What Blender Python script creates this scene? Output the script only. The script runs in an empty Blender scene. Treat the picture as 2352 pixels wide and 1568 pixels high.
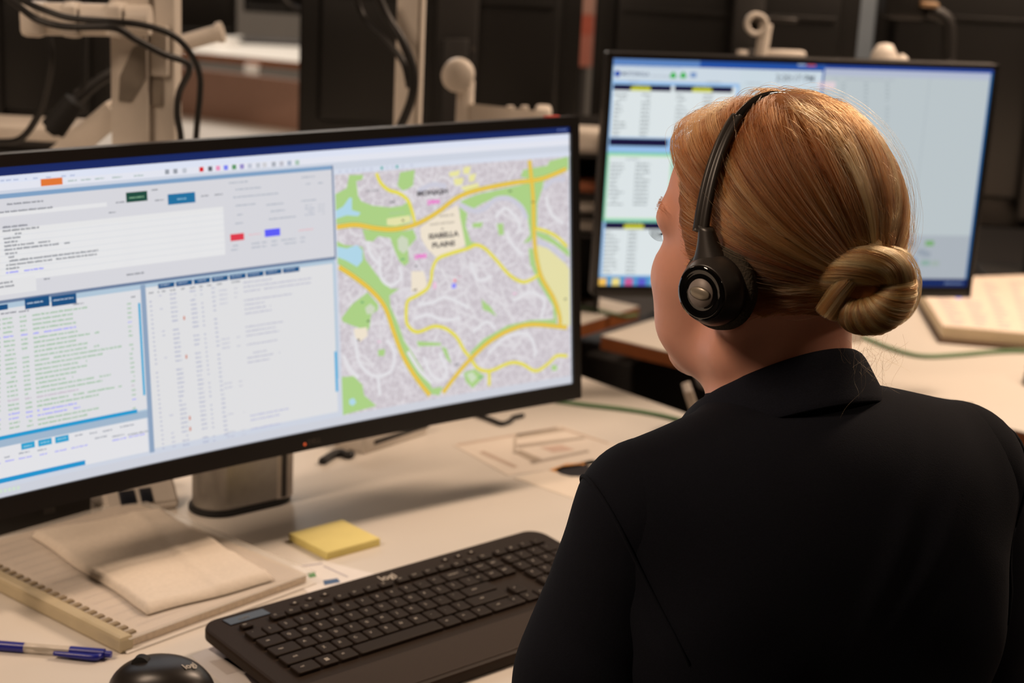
import bpy, bmesh, math, random
import numpy as np
from mathutils import Vector, Matrix, geometry as mgeo

random.seed(7); RNG = np.random.default_rng(7)
SC = bpy.context.scene; COL = SC.collection

# ------------------------------------------------------------------ camera, world, lights, exposure
CZ = 1.487                                   # camera height; desk tops stand at 0.73
FPX = 3950.0; PITCH = math.atan(0.267); ROLL = 0.05
_fw = np.array([0, math.cos(PITCH), -math.sin(PITCH)]); _r0 = np.array([1.0, 0, 0]); _u0 = np.cross(_r0, _fw)
_r = math.cos(ROLL) * _r0 + math.sin(ROLL) * _u0
_u = -math.sin(ROLL) * _r0 + math.cos(ROLL) * _u0
cam = bpy.data.cameras.new('camera'); camo = bpy.data.objects.new('camera', cam); COL.objects.link(camo)
cam.sensor_width = 36.0; cam.lens = FPX / 2352 * 36; cam.clip_start = 0.05
camo.matrix_world = Matrix(((_r[0], _u[0], -_fw[0], 0), (_r[1], _u[1], -_fw[1], 0), (_r[2], _u[2], -_fw[2], CZ), (0, 0, 0, 1)))
cam.dof.use_dof = True; cam.dof.focus_distance = 1.40; cam.dof.aperture_fstop = 5.8
SC.camera = camo
SC.view_settings.view_transform = 'Standard'; SC.view_settings.look = 'None'
SC.view_settings.gamma = 1.0; SC.view_settings.use_curve_mapping = False
SC.view_settings.exposure = 0.0
SC.cycles.use_denoising = True
SC.cycles.max_bounces = 8
W = bpy.data.worlds.new('world'); SC.world = W; W.use_nodes = True
W.node_tree.nodes['Background'].inputs[0].default_value = (1, 0.8, 0.6, 1)
W.node_tree.nodes['Background'].inputs[1].default_value = 0.04

def area(name, loc, sx, sy, power, rot=(0, 0, 0), color=(1.0, 0.735, 0.535)):
    l = bpy.data.lights.new(name, 'AREA'); l.shape = 'RECTANGLE'; l.size = sx; l.size_y = sy
    l.energy = power; l.color = color
    o = bpy.data.objects.new(name, l); COL.objects.link(o); o.location = loc; o.rotation_euler = rot
    return o
# fluorescent ceiling panels of the room
for (x, y, p) in ((-1.7, 3.4, 8), (1.35, 2.9, 63), (-1.6, 0.7, 42), (2.6, 1.5, 22), (2.2, 5.8, 12)):
    area('ceiling_panel_light', (x, y, 2.72), 1.2, 0.3, p, (0, 0, math.radians(40)))

area('back_desk_fill', (-1.3, 7.0, 2.72), 1.6, 1.6, 75, (0, 0, 0), (1.0, 0.9, 0.8))  # added lamp, brightens the white desk at the back

# ------------------------------------------------------------------ helpers
def ray(px, py):
    return _fw + _r * ((px - 1176) / FPX) - _u * ((py - 784) / FPX)
def at(px, py, Y):                           # point seen at a pixel, at distance Y into the room
    d = ray(px, py); d = d * (Y / d[1]); return Vector((d[0], d[1], d[2] + CZ))
def onz(px, py, z):                          # point seen at a pixel, on the level z
    d = ray(px, py); d = d * ((z - CZ) / d[2]); return Vector((d[0], d[1], z))

MATS = {}
def srgb(c):
    return tuple(((v / 255) / 12.92 if v / 255 <= 0.04045 else ((v / 255 + 0.055) / 1.055) ** 2.4) for v in c)
def mat(name, c, rough=0.5, metal=0.0, var=0.06, scale=40.0, bump=0.0, coat=0.0, emit=0.0, spec=0.5, sss=0.0, alpha=1.0, trans=0.0, lin=False):
    if name in MATS: return MATS[name]
    m = bpy.data.materials.new(name); m.use_nodes = True; nt = m.node_tree
    b = nt.nodes['Principled BSDF']; col = c if lin else srgb(c)
    b.inputs['Roughness'].default_value = rough; b.inputs['Metallic'].default_value = metal
    b.inputs['Specular IOR Level'].default_value = spec
    b.inputs['Coat Weight'].default_value = coat
    b.inputs['Alpha'].default_value = alpha
    b.inputs['Transmission Weight'].default_value = trans
    if sss:
        b.inputs['Subsurface Weight'].default_value = sss; b.inputs['Subsurface Radius'].default_value = (1, 0.35, 0.2)
        b.inputs['Subsurface Scale'].default_value = 0.006
    if emit:
        b.inputs['Emission Color'].default_value = (*col, 1); b.inputs['Emission Strength'].default_value = emit
        b.inputs['Base Color'].default_value = (0.01, 0.01, 0.01, 1)
    else:
        tc = nt.nodes.new('ShaderNodeTexCoord'); n = nt.nodes.new('ShaderNodeTexNoise'); n.inputs['Scale'].default_value = scale
        n.inputs['Detail'].default_value = 4
        r = nt.nodes.new('ShaderNodeValToRGB')
        r.color_ramp.elements[0].color = (*[max(0, v * (1 - var)) for v in col], 1)
        r.color_ramp.elements[1].color = (*[min(1, v * (1 + var)) for v in col], 1)
        r.color_ramp.elements[0].position = 0.3; r.color_ramp.elements[1].position = 0.7
        nt.links.new(tc.outputs['Object'], n.inputs['Vector']); nt.links.new(n.outputs['Fac'], r.inputs[0])
        nt.links.new(r.outputs[0], b.inputs['Base Color'])
        if bump:
            bp = nt.nodes.new('ShaderNodeBump'); bp.inputs['Strength'].default_value = bump; bp.inputs['Distance'].default_value = 0.002
            nt.links.new(n.outputs['Fac'], bp.inputs['Height']); nt.links.new(bp.outputs[0], b.inputs['Normal'])
    MATS[name] = m; return m

class MB:                                     # collects shapes, then becomes ONE mesh object
    def __init__(s): s.v = []; s.f = []; s.m = []; s.sm = []
    def add(s, vs, fs, mi=0, smooth=False):
        o = len(s.v); s.v += [tuple(v) for v in vs]
        for f in fs: s.f.append(tuple(i + o for i in f)); s.m.append(mi); s.sm.append(smooth)
    def box(s, c, d, rot=None, bev=0.0, mi=0, seg=2):
        bm = bmesh.new(); bmesh.ops.create_cube(bm, size=1.0)
        for v in bm.verts: v.co = Vector((v.co.x * d[0], v.co.y * d[1], v.co.z * d[2]))
        if bev: bmesh.ops.bevel(bm, geom=list(bm.edges), offset=min(bev, min(d) * 0.49), segments=seg, affect='EDGES', profile=0.5)
        s.bm(bm, c, rot, mi, bool(bev))
    def bm(s, bm, c=(0, 0, 0), rot=None, mi=0, smooth=False):
        R = rot if rot is not None else Matrix.Identity(3); c = Vector(c)
        bm.verts.index_update()
        s.add([R @ v.co + c for v in bm.verts], [[v.index for v in f.verts] for f in bm.faces], mi, smooth); bm.free()
    def cyl(s, a, b, ra, rb=None, n=24, mi=0, cap=True):
        rb = ra if rb is None else rb; a = Vector(a); b = Vector(b); z = (b - a).normalized()
        x = z.orthogonal().normalized(); y = z.cross(x); vs = []
        for p, r in ((a, ra), (b, rb)):
            for i in range(n):
                t = 2 * math.pi * i / n; vs.append(p + (x * math.cos(t) + y * math.sin(t)) * r)
        s.add(vs, [(i, (i + 1) % n, n + (i + 1) % n, n + i) for i in range(n)], mi, True)
        if cap:
            s.add(vs[:n], [tuple(range(n - 1, -1, -1))], mi); s.add(vs[n:], [tuple(range(n))], mi)
    def lathe(s, prof, c=(0, 0, 0), rot=None, n=40, mi=0, sx=1.0, sy=1.0):   # prof: (radius, height)
        R = rot if rot is not None else Matrix.Identity(3); c = Vector(c); vs = []
        for (r, h) in prof:
            for i in range(n):
                t = 2 * math.pi * i / n; vs.append(R @ Vector((r * math.cos(t) * sx, r * math.sin(t) * sy, h)) + c)
        fs = []
        for j in range(len(prof) - 1):
            for i in range(n): fs.append((j * n + i, j * n + (i + 1) % n, (j + 1) * n + (i + 1) % n, (j + 1) * n + i))
        if prof[0][0] > 1e-6: fs.append(tuple(range(n - 1, -1, -1)))
        if prof[-1][0] > 1e-6: fs.append(tuple((len(prof) - 1) * n + i for i in range(n)))
        s.add(vs, fs, mi, True)
    def tube(s, pts, r, n=10, mi=0, cat=True, sub=8):
        P = catmull(pts, sub) if cat else [Vector(p) for p in pts]
        rr = r if isinstance(r, (list, tuple)) else None
        vs = []; x = None
        for i, p in enumerate(P):
            t = (P[min(i + 1, len(P) - 1)] - P[max(i - 1, 0)]).normalized()
            x = t.orthogonal().normalized() if x is None else (x - t * x.dot(t)).normalized()
            y = t.cross(x); q = (i / (len(P) - 1)) * (len(rr) - 1) if rr else 0
            ri = (rr[int(q)] * (1 - q % 1) + rr[min(int(q) + 1, len(rr) - 1)] * (q % 1)) if rr else r
            for k in range(n):
                a = 2 * math.pi * k / n; vs.append(p + (x * math.cos(a) + y * math.sin(a)) * ri)
        fs = [(i * n + k, i * n + (k + 1) % n, (i + 1) * n + (k + 1) % n, (i + 1) * n + k) for i in range(len(P) - 1) for k in range(n)]
        fs += [tuple(range(n - 1, -1, -1)), tuple((len(P) - 1) * n + k for k in range(n))]
        s.add(vs, fs, mi, True)
    def prism(s, poly, z0, z1, M=None, bev=0.0, mi=0, seg=2):   # poly: 2D outline
        bm = bmesh.new(); vs = [bm.verts.new((p[0], p[1], z0)) for p in poly]; f = bm.faces.new(vs)
        if f.normal.z > 0 or True:
            f.normal_update()
            if f.normal.z > 0: f.normal_flip()
        r = bmesh.ops.extrude_face_region(bm, geom=[f])
        for v in [g for g in r['geom'] if isinstance(g, bmesh.types.BMVert)]: v.co.z = z1
        bmesh.ops.recalc_face_normals(bm, faces=list(bm.faces))
        if bev:
            es = [e for e in bm.edges if abs(e.verts[0].co.z - e.verts[1].co.z) < 1e-6]
            bmesh.ops.bevel(bm, geom=es, offset=bev, segments=seg, affect='EDGES', profile=0.5)
        bm.verts.index_update(); M = M or Matrix.Identity(4)
        s.add([M @ v.co for v in bm.verts], [[v.index for v in g.verts] for g in bm.faces], mi, False); bm.free()
    def build(s, name, mats, parent=None):
        me = bpy.data.meshes.new(name); me.from_pydata(s.v, [], s.f)
        for m in (mats if isinstance(mats, (list, tuple)) else [mats]): me.materials.append(m)
        me.polygons.foreach_set('material_index', s.m); me.polygons.foreach_set('use_smooth', s.sm); me.update()
        o = bpy.data.objects.new(name, me); COL.objects.link(o)
        if parent is not None: o.parent = parent; o.matrix_parent_inverse = Matrix.Identity(4)
        if any(s.sm) and not all(s.sm):
            pass
        return o
def catmull(pts, sub=8):
    P = [Vector(p) for p in pts]; out = []
    for i in range(len(P) - 1):
        p0 = P[max(i - 1, 0)]; p1 = P[i]; p2 = P[i + 1]; p3 = P[min(i + 2, len(P) - 1)]
        for k in range(sub):
            t = k / sub
            out.append(0.5 * ((2 * p1) + (p2 - p0) * t + (2 * p0 - 5 * p1 + 4 * p2 - p3) * t * t + (3 * p1 - p0 - 3 * p2 + p3) * t ** 3))
    out.append(P[-1]); return out
def rrect(w, h, r, n=6, cx=0, cy=0):
    out = []
    for (x, y, a) in ((w / 2 - r, h / 2 - r, 0), (-w / 2 + r, h / 2 - r, 90), (-w / 2 + r, -h / 2 + r, 180), (w / 2 - r, -h / 2 + r, 270)):
        for i in range(n + 1):
            t = math.radians(a + 90 * i / n); out.append((cx + x + r * math.cos(t), cy + y + r * math.sin(t)))
    return out
def tag(o, label, cat, group=None, kind=None):
    o['label'] = label; o['category'] = cat
    if group: o['group'] = group
    if kind: o['kind'] = kind
    return o
def struct(o): o['kind'] = 'structure'; return o
def thing(name, label, cat, M, group=None):
    o = bpy.data.objects.new(name, None); COL.objects.link(o); o.matrix_world = M; o.empty_display_size = 0.05
    return tag(o, label, cat, group)
def frame(loc, yaw=0.0, tilt=0.0):
    return Matrix.Translation(Vector(loc)) @ Matrix.Rotation(yaw, 4, 'Z') @ Matrix.Rotation(tilt, 4, 'X')
def text_mesh(txt, size, align='CENTER', bold=0.0):
    cu = bpy.data.curves.new('t', 'FONT'); cu.body = txt; cu.size = size; cu.align_x = align; cu.align_y = 'CENTER'; cu.offset = bold; cu.resolution_u = 2
    o = bpy.data.objects.new('t', cu); COL.objects.link(o); dg = bpy.context.evaluated_depsgraph_get(); dg.update()
    me = bpy.data.meshes.new_from_object(o.evaluated_get(dg)); bpy.data.objects.remove(o)
    v = [(p.co.x, p.co.y) for p in me.vertices]; f = [tuple(p.vertices) for p in me.polygons]; bpy.data.meshes.remove(me)
    bpy.data.curves.remove(cu)
    return v, f

# ------------------------------------------------------------------ materials
M_desk = mat('desk_laminate', (220, 214, 205), 0.42, var=0.02, scale=6)
M_edge = mat('wood_edge', (150, 86, 44), 0.55, var=0.2, scale=18)
M_black = mat('black_plastic', (34, 31, 29), 0.42, var=0.1)
M_blackm = mat('matte_black', (24, 22, 21), 0.6, var=0.1)
M_back = mat('monitor_back_plastic', (13, 12, 11), 0.42, var=0.1, scale=300, bump=0.05)
M_gloss = mat('gloss_black', (8, 8, 9), 0.06, var=0.0, coat=0.5)
M_white = mat('white_metal', (214, 206, 196), 0.45, var=0.03)
M_silver = mat('brushed_aluminium', (205, 203, 200), 0.28, 0.85, var=0.05, scale=90)
M_grey = mat('grey_plastic', (120, 116, 112), 0.5, var=0.05)
M_dgrey = mat('dark_grey_plastic', (62, 58, 56), 0.5, var=0.06)
M_cable = mat('black_cable', (16, 15, 15), 0.5, var=0.05)
M_green = mat('green_cable', (92, 128, 88), 0.5, var=0.06)
M_rubber = mat('rubber', (12, 12, 12), 0.7, var=0.0)
M_paper = mat('paper', (238, 234, 228), 0.7, var=0.02, scale=20)

# ------------------------------------------------------------------ room shell
def slab(name, c, d, m):
    b = MB(); b.box(c, d); return struct(b.build(name, m))
carpet = mat('carpet', (70, 64, 60), 0.95, var=0.35, scale=220, bump=0.6)
slab('floor', (0, 3.0, -0.03), (13, 13, 0.06), carpet)
slab('ceiling', (0, 3.0, 2.83), (13, 13, 0.06), mat('ceiling_tile', (172, 166, 158), 0.9, var=0.03))
wallm = mat('wall_paint', (128, 120, 111), 0.85, var=0.03, scale=5)
slab('wall_back', (0, 9.45, 1.4), (13, 0.1, 2.8), wallm)
slab('wall_front', (0, -3.45, 1.4), (13, 0.1, 2.8), mat('wall_paint_dark', (96, 90, 84), 0.85, var=0.03, scale=5))
slab('wall_left', (-6.45, 3.0, 1.4), (0.1, 13, 2.8), wallm)
slab('wall_right', (6.45, 3.0, 1.4), (0.1, 13, 2.8), wallm)

# ------------------------------------------------------------------ desks
YAW = math.radians(41.4)
E1 = Vector((math.cos(YAW), math.sin(YAW), 0)); E2 = Vector((-math.sin(YAW), math.cos(YAW), 0))
DZ = 0.73
def desk(name, label, poly, legs, th=0.025, group=None):
    c = sum((Vector((p[0], p[1], 0)) for p in poly), Vector()) / len(poly)
    t = thing(name, label, 'desk', Matrix.Translation((c.x, c.y, 0)), group)
    loc = [(p[0] - c.x, p[1] - c.y) for p in poly]
    a = sum(loc[i][0] * loc[(i + 1) % len(loc)][1] - loc[(i + 1) % len(loc)][0] * loc[i][1] for i in range(len(loc)))
    if a < 0: loc = loc[::-1]
    b = MB(); b.prism(loc, DZ - 0.002, DZ, mi=0); b.build('tabletop', M_desk, t)
    b = MB(); b.prism(loc, DZ - th, DZ - 0.002, mi=0); b.build('edge_band', M_edge, t)
    for (x, y) in legs:
        b = MB(); b.box((x - c.x, y - c.y, (DZ - th) / 2 + 0.01), (0.06, 0.06, DZ - th - 0.02), bev=0.004); b.box((x - c.x, y - c.y, 0.012), (0.09, 0.5, 0.024), rot=Matrix.Rotation(YAW, 3, 'Z'), bev=0.006)
        b.build('leg', M_white, t)
    return t
# our desk: its right side edge was read off the photograph; front edge runs below the picture
R0 = onz(1340, 866, DZ); 
def line_pt(o, s, t): return (o + E1 * s + E2 * t)
kb0 = Vector((-0.299, 1.573, DZ))
sR = (R0 - kb0).dot(E1)
front = -0.285                                # front edge, measured from the keyboard's back edge
back = 0.60
pA = [line_pt(kb0, -0.95, front), line_pt(kb0, sR - 0.0, front), line_pt(kb0, sR, back), line_pt(kb0, -0.95, back)]
pA = [(p.x, p.y) for p in pA]
desk('desk', 'cream desk under the wide map screen, keyboard and notebook', pA,
     [tuple(line_pt(kb0, -0.6, 0.25).xy), tuple(line_pt(kb0, sR - 0.08, 0.45).xy)])
K0 = onz(1381, 770, DZ); K1 = onz(1546, 809, DZ); K2 = onz(2345, 990, DZ)
dK = (K2 - K1).normalized(); K3 = K2 + dK * 0.8
eL = (onz(1500, 733, DZ) - K0).normalized()
K4 = K3 + Vector((-dK.y, dK.x, 0)) * 1.25
K5 = K0 + eL * 0.35; K6 = Vector((0.15, 3.75, DZ))
desk('desk', 'cream desk with a brown wood edge behind the seated woman', [(p.x, p.y) for p in (K0, K1, K3, K4, K6, K5)],
     [(K1.x + 0.25, K1.y + 0.3), (K3.x - 0.1, K3.y + 0.25)])
# desk touching it, whose brown edge shows under the second screen's left corner
C0 = onz(1468, 703, DZ); C1 = onz(1340, 742, DZ); dC = (C1 - C0).normalized(); nC = Vector((-dC.y, dC.x, 0))
if nC.y < 0: nC = -nC
C1b = C0 + dC * 0.26
desk('desk', 'cream desk with a brown wood edge seen in the gap between the two lit screens', [(p.x, p.y) for p in (C0, C1b, C1b + nC * 0.6, C0 + nC * 0.6)],
     [tuple((C0 + nC * 0.5 + dC * 0.1).xy)])
pD = [line_pt(kb0, -1.2, back + 0.012), line_pt(kb0, sR - 0.05, back + 0.012), line_pt(kb0, sR - 0.05, back + 0.95), line_pt(kb0, -1.2, back + 0.95)]
desk('desk', 'cream desk backing onto the near desk, behind the white posts', [(p.x, p.y) for p in pD], [tuple(line_pt(kb0, -0.5, back + 0.5).xy)])
desk('desk', 'cream desk with a low brown panel far behind the cable post', [(-1.75, 4.25), (-0.35, 4.45), (-0.32, 5.45), (-1.95, 5.30)], [(-1.2, 4.9), (-0.6, 5.0)])

# ------------------------------------------------------------------ screens: flat content laid on the panel, layer by layer
class Flat:
    def __init__(s): s.l = []; s.mats = []; s.fade = 0.04
    def mi(s, c, e=1.0):
        k = ('scr_%d_%d_%d' % tuple(c)); m = mat(k, c, 0.35, emit=e, spec=0.25)
        if m not in s.mats: s.mats.append(m)
        return s.mats.index(m)
    def mm(s, m):
        if m not in s.mats: s.mats.append(m)
        return s.mats.index(m)
    def poly(s, pts, c, z):
        mi = c if isinstance(c, int) else s.mi(c)
        if len(pts) == 4: s.l.append((pts, [(0, 1, 2, 3)], mi, z)); return
        tris = mgeo.tessellate_polygon([[Vector((p[0], p[1], 0)) for p in pts]])
        s.l.append((pts, tris, mi, z))
    def rect(s, u0, v0, u1, v1, c, z): s.poly([(u0, v0), (u1, v0), (u1, v1), (u0, v1)], c, z)
    def strip(s, pts, w, c, z, sub=6):
        P = catmull([(p[0], p[1], 0) for p in pts], sub); L = []; R = []
        for i, p in enumerate(P):
            t = (P[min(i + 1, len(P) - 1)] - P[max(i - 1, 0)]).normalized(); n = Vector((-t.y, t.x, 0)) * w / 2
            L.append((p + n)[:2]); R.append((p - n)[:2])
        n = len(P); s.l.append((L + R, [(i, i + 1, n + i + 1, n + i) for i in range(n - 1)], c if isinstance(c, int) else s.mi(c), z))
    def text(s, txt, u, v, size, c, z, bold=0.0, align='CENTER', sx=1.0):
        vv, ff = text_mesh(txt, size, align, bold); s.l.append(([(u + x * sx, v + y) for x, y in vv], ff, s.mi(c), z))
    def words(s, u0, v, u1, h, c, z, gap=0.10):
        c = tuple(int(a + (b_ - a) * s.fade) for a, b_ in zip(c, (222, 222, 228))) if max(c) < 215 or s.fade else c
        x = u0; lw = 0.34 * h
        while x < u1:
            n = random.randint(2, 8)
            if random.random() > gap * 0.5:
                for _ in range(n):
                    if x + lw > u1: break
                    t = 0.40 if random.random() < 0.35 else 0.26
                    s.rect(x, v - h * 0.32, x + lw, v + h * t, c, z); x += lw + 0.15 * h
            else: x += n * lw
            x += h * 0.35
    def build(s, name, parent, place, cut=None, u0=0, u1=1):
        bm = bmesh.new()
        for (pts, fs, mi, z) in s.l:
            vs = [bm.verts.new((p[0], p[1], z)) for p in pts]
            for f in fs:
                try:
                    q = bm.faces.new([vs[i] for i in f]); q.material_index = mi
                except ValueError: pass
        if cut:
            u = u0 + cut
            while u < u1:
                bmesh.ops.bisect_plane(bm, geom=bm.verts[:] + bm.edges[:] + bm.faces[:], plane_co=(u, 0, 0), plane_no=(1, 0, 0)); u += cut
        for f in bm.faces:
            f.normal_update()
            if f.normal.z < 0: f.normal_flip()
        for v in bm.verts: v.co = Vector(place(v.co.x, v.co.y, v.co.z))
        me = bpy.data.meshes.new(name); bm.to_mesh(me); bm.free()
        for m in s.mats: me.materials.append(m)
        o = bpy.data.objects.new(name, me); COL.objects.link(o); o.parent = parent; return o

# ---- the wide monitor.  local frame: x along the screen, y away from the viewer, z up; origin at the bottom centre
MW, MH, MR = 0.829, 0.364, 3.8
M1 = Matrix.Translation((-0.2316, 1.8848, CZ - 0.6458)) @ Matrix.Rotation(math.radians(41.41), 4, 'Z') @ Matrix.Rotation(-math.radians(5.64), 4, 'X')
M1i = M1.inverted()
def bow(u): return -u * u / (2 * MR)          # the edges come towards the viewer
def uv1(px, py):                              # pixel -> place on the curved front
    o = M1i @ Vector((0, 0, CZ)); d = M1i.to_3x3() @ Vector(ray(px, py)); t = -o.y / d.y
    for _ in range(6):
        p = o + d * t; t += (bow(p.x) - p.y) / d.y
    p = o + d * t; return (p.x, p.z)
base1 = Vector((-0.309, 2.012, DZ))
mon1 = thing('computer_monitor', 'wide black monitor showing a street map, on a silver column', 'monitor', Matrix.Translation(base1))
T1 = Matrix.Translation(-base1) @ M1
def curved_box(u0, u1, v0, v1, y0, y1, n, mb, mi=0, taper=0.0):
    vs = []; fs = []
    for i in range(n + 1):
        u = u0 + (u1 - u0) * i / n
        for (v, y) in ((v0, y0), (v1, y0), (v1 - taper, y1), (v0 + taper, y1)): vs.append(T1 @ Vector((u, y + bow(u), v)))
    for i in range(n):
        for k in range(4): fs.append((i * 4 + k, i * 4 + (k + 1) % 4, i * 4 + 4 + (k + 1) % 4, i * 4 + 4 + k))
    fs += [(0, 1, 2, 3), (n * 4 + 3, n * 4 + 2, n * 4 + 1, n * 4)]
    mb.add(vs, fs, mi, False)
b = MB(); n = 40
curved_box(-MW / 2, MW / 2, 0, MH, 0.006, 0.030, n, b)                       # body
curved_box(-MW / 2 + 0.05, MW / 2 - 0.05, 0.05, MH - 0.05, 0.030, 0.062, n, b, taper=0.03)
b.build('housing', M_black, mon1)
BZ = 0.0125; BB = 0.0215
b = MB()
curved_box(-MW / 2, MW / 2, MH - BZ, MH, 0.0, 0.006, n, b)
curved_box(-MW / 2, MW / 2, 0, BB, 0.0, 0.006, n, b)
curved_box(-MW / 2, -MW / 2 + BZ, BB, MH - BZ, 0.0, 0.006, 2, b); curved_box(MW / 2 - BZ, MW / 2, BB, MH - BZ, 0.0, 0.006, 2, b)
b.build('bezel', mat('bezel_black', (26, 24, 23), 0.35, var=0.05), mon1)
S = Flat(); su0, su1, sv0, sv1 = -MW / 2 + BZ, MW / 2 - BZ, BB, MH - BZ
def L1(u, v, z): return T1 @ Vector((u, bow(u) + 0.004 - z * 6e-5, v))
WHT = (222, 222, 230); PANE = (214, 214, 220); BLK = (95, 100, 112)
S.rect(su0, sv0, su1, sv1, (205, 211, 224), 0)
def R1(px0, py0, px1, py1, c, z):
    a = uv1(px0, py0); q = uv1(px1, py1); S.rect(a[0], q[1], q[0], a[1], c, z)
def U1(px, py): return uv1(px, py)
def W1(px, py, px1, h, c, z):                 # illegible line of writing
    a = uv1(px, py); q = uv1(px1, py - (px1 - px) * 0.13); S.words(a[0], a[1], q[0], h, c, z)
def Q1(x0, y0, x1, y1, c, z):                 # band from left pixel to right pixel along the panel
    R1(x0, y0, x1, y1, c, z)
tv = uv1(600, 357)[1]
S.rect(su0, tv, su1, sv1, (22, 40, 98), 1)                                     # title bar
S.rect(su0, uv1(600, 372)[1], su1, tv, (220, 226, 242), 1)
S.rect(su0, uv1(600, 387)[1], su1, uv1(600, 372)[1], (226, 228, 238), 1)
for i, x in enumerate((5, 18, 35, 55, 80, 110, 145, 165)): W1(x, 416 - x * 0.075, x + 12, 0.0022, (150, 165, 205), 3)
R1(97, 412, 148, 424, (224, 118, 52), 4)
for x in (160, 190, 222, 262, 312): W1(x, 416 - (x - 160) * 0.075, x + 22, 0.0024, (150, 175, 165), 4)
for i, (x, c) in enumerate(((388, (150, 155, 165)), (407, (150, 155, 165)), (428, (190, 195, 205)), (467, (214, 30, 40)), (487, (90, 95, 105)), (505, (235, 150, 190)), (523, (120, 130, 240)), (542, (90, 150, 100)), (560, (150, 140, 200)), (578, (190, 195, 210)), (597, (190, 195, 205)), (612, (205, 205, 210)), (633, (170, 175, 185)), (651, (190, 190, 200)), (669, (170, 180, 200)), (687, (170, 195, 180)))):
    y = 395 - (x - 388) * 0.072; R1(x - 5, y - 5, x + 5, y + 5, c, 4)
uL = uv1(770, 500)[0]
# upper window
b0 = uv1(400, 411)[1]; b1 = uv1(400, 421)[1]
S.rect(su0, b1, uL, b0, (126, 160, 196), 2)
wb = uv1(400, 637)[1]
S.rect(su0, wb, uL, b1, PANE, 2)
S.rect(su0, wb - 0.0032, uL + 0.0015, wb, (104, 124, 156), 3)
S.rect(uL, wb, uL + 0.002, b0, (104, 124, 156), 3)
R1(0, 540, 522, 585, (228, 228, 230), 3)
a = uv1(0, 512); q = uv1(522, 590); S.rect(su0, uv1(0, 652)[1], q[0], uv1(0, 529)[1], (228, 228, 229), 3)
S.rect(su0, uv1(0, 500)[1], uv1(250, 480)[0], uv1(0, 490)[1], (228, 228, 230), 3)
for k in range(7): S.rect(su0, uv1(0, 545 + k * 15)[1] - 0.0003, q[0], uv1(0, 545 + k * 15)[1], (203, 208, 216), 4)
R1(293, 443, 343, 461, (26, 74, 62), 5); R1(389, 447, 453, 465, (30, 112, 160), 5)
W1(301, 455, 336, 0.0022, (140, 190, 150), 6); W1(411, 458, 432, 0.0022, (150, 200, 220), 6)
W1(20, 470, 105, 0.0026, BLK, 5); W1(0, 489, 125, 0.0026, BLK, 5); W1(254, 489, 270, 0.002, BLK, 5); W1(352, 437, 368, 0.002, BLK, 5)
W1(270, 466, 290, 0.002, BLK, 5); W1(360, 461, 382, 0.002, BLK, 5); W1(466, 451, 484, 0.002, BLK, 5); W1(497, 448, 517, 0.002, BLK, 5)
lens = [(10, 68), (10, 95), (12, 55), (12, 52), (14, 45), (14, 120), (14, 165), (16, 45), (16, 38), (16, 230), (18, 228), (18, 50), (18, 105)]
for k, (x0, x1) in enumerate(lens): W1(x0, 523 + k * 8.7, x1, 0.0026, (80, 86, 100) if k < 12 else (120, 120, 250), 5)
W1(295, 632, 335, 0.0026, BLK, 5); R1(0, 645, 88, 668, (226, 226, 228), 4); W1(0, 652, 36, 0.0026, BLK, 5); W1(0, 661, 36, 0.0026, BLK, 5); W1(105, 642, 122, 0.0024, BLK, 5)
for (x0, y, x1) in ((530, 421, 575), (545, 436, 605), (540, 454, 645), (545, 473, 592), (616, 471, 655), (626, 486, 658), (549, 494, 562), (622, 504, 685), (545, 514, 563), (697, 408, 728), (707, 423, 718), (735, 421, 747), (697, 462, 730)): W1(x0, y, x1, 0.0022, (150, 160, 175), 5)
for k in range(4): W1(705, 473 + k * 7, 727, 0.002, (160, 168, 185), 5); W1(735, 471 + k * 7, 752, 0.002, (180, 185, 195), 5)
R1(533, 539, 565, 551, (222, 60, 78), 5); R1(612, 528, 648, 541, (92, 92, 246), 5); W1(575, 540, 605, 0.002, (235, 170, 180), 5); W1(690, 530, 725, 0.002, (235, 170, 180), 5)
for (x0, x1) in ((535, 552), (582, 603), (606, 617), (628, 642), (650, 685), (695, 706)):
    for k in range(2): W1(x0, 566 + k * 9 - (x0 - 535) * 0.12, x1, 0.0021, (150, 160, 175), 5)
# lower left window
uM = uv1(343, 800)[0]
S.rect(su0, uv1(200, 979)[1], uL, wb - 0.0032, (176, 198, 216), 2)
cT = uv1(200, 683)[1]; cB = uv1(200, 968)[1]
S.rect(su0, cB, uM - 0.0045, cT, (221, 221, 225), 3)
R1(60, 687, 118, 703, (20, 78, 128), 5); R1(121, 682, 180, 697, (20, 78, 128), 5); R1(0, 702, 22, 711, (20, 78, 128), 5)
W1(66, 698, 112, 0.002, (200, 215, 230), 6); W1(126, 691, 174, 0.002, (200, 215, 230), 6); W1(6, 722, 42, 0.0024, BLK, 5); W1(47, 717, 72, 0.0024, BLK, 5); W1(172, 700, 196, 0.0022, BLK, 5); W1(292, 685, 315, 0.0022, BLK, 5)
for k in range(25):
    y = 731 + k * 10.45; c = (136, 184, 138); x1 = random.choice((172, 182, 232, 180, 205, 260, 285, 190, 240))
    if k in (4, 22, 21): c = (150, 150, 250)
    if k == 18: c = (190, 175, 190)
    xo = k * 0.7
    W1(0 + xo * 0, y + 5, 5, 0.0026, c, 5); W1(9 + xo, y + 3, 34 + xo, 0.0026, c, 5); W1(49 + xo, y - 2, 64 + xo, 0.0026, c, 5); W1(78 + xo * 0.8, y - 6, x1, 0.0027, c, 5); W1(296 + xo * 0.8, y - 32, 306 + xo * 0.8, 0.0025, c, 5)
a = uv1(321, 697); q = uv1(338, 908); S.rect(a[0], q[1], a[0] + 0.0026, a[1], (42, 166, 212), 5)
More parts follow.
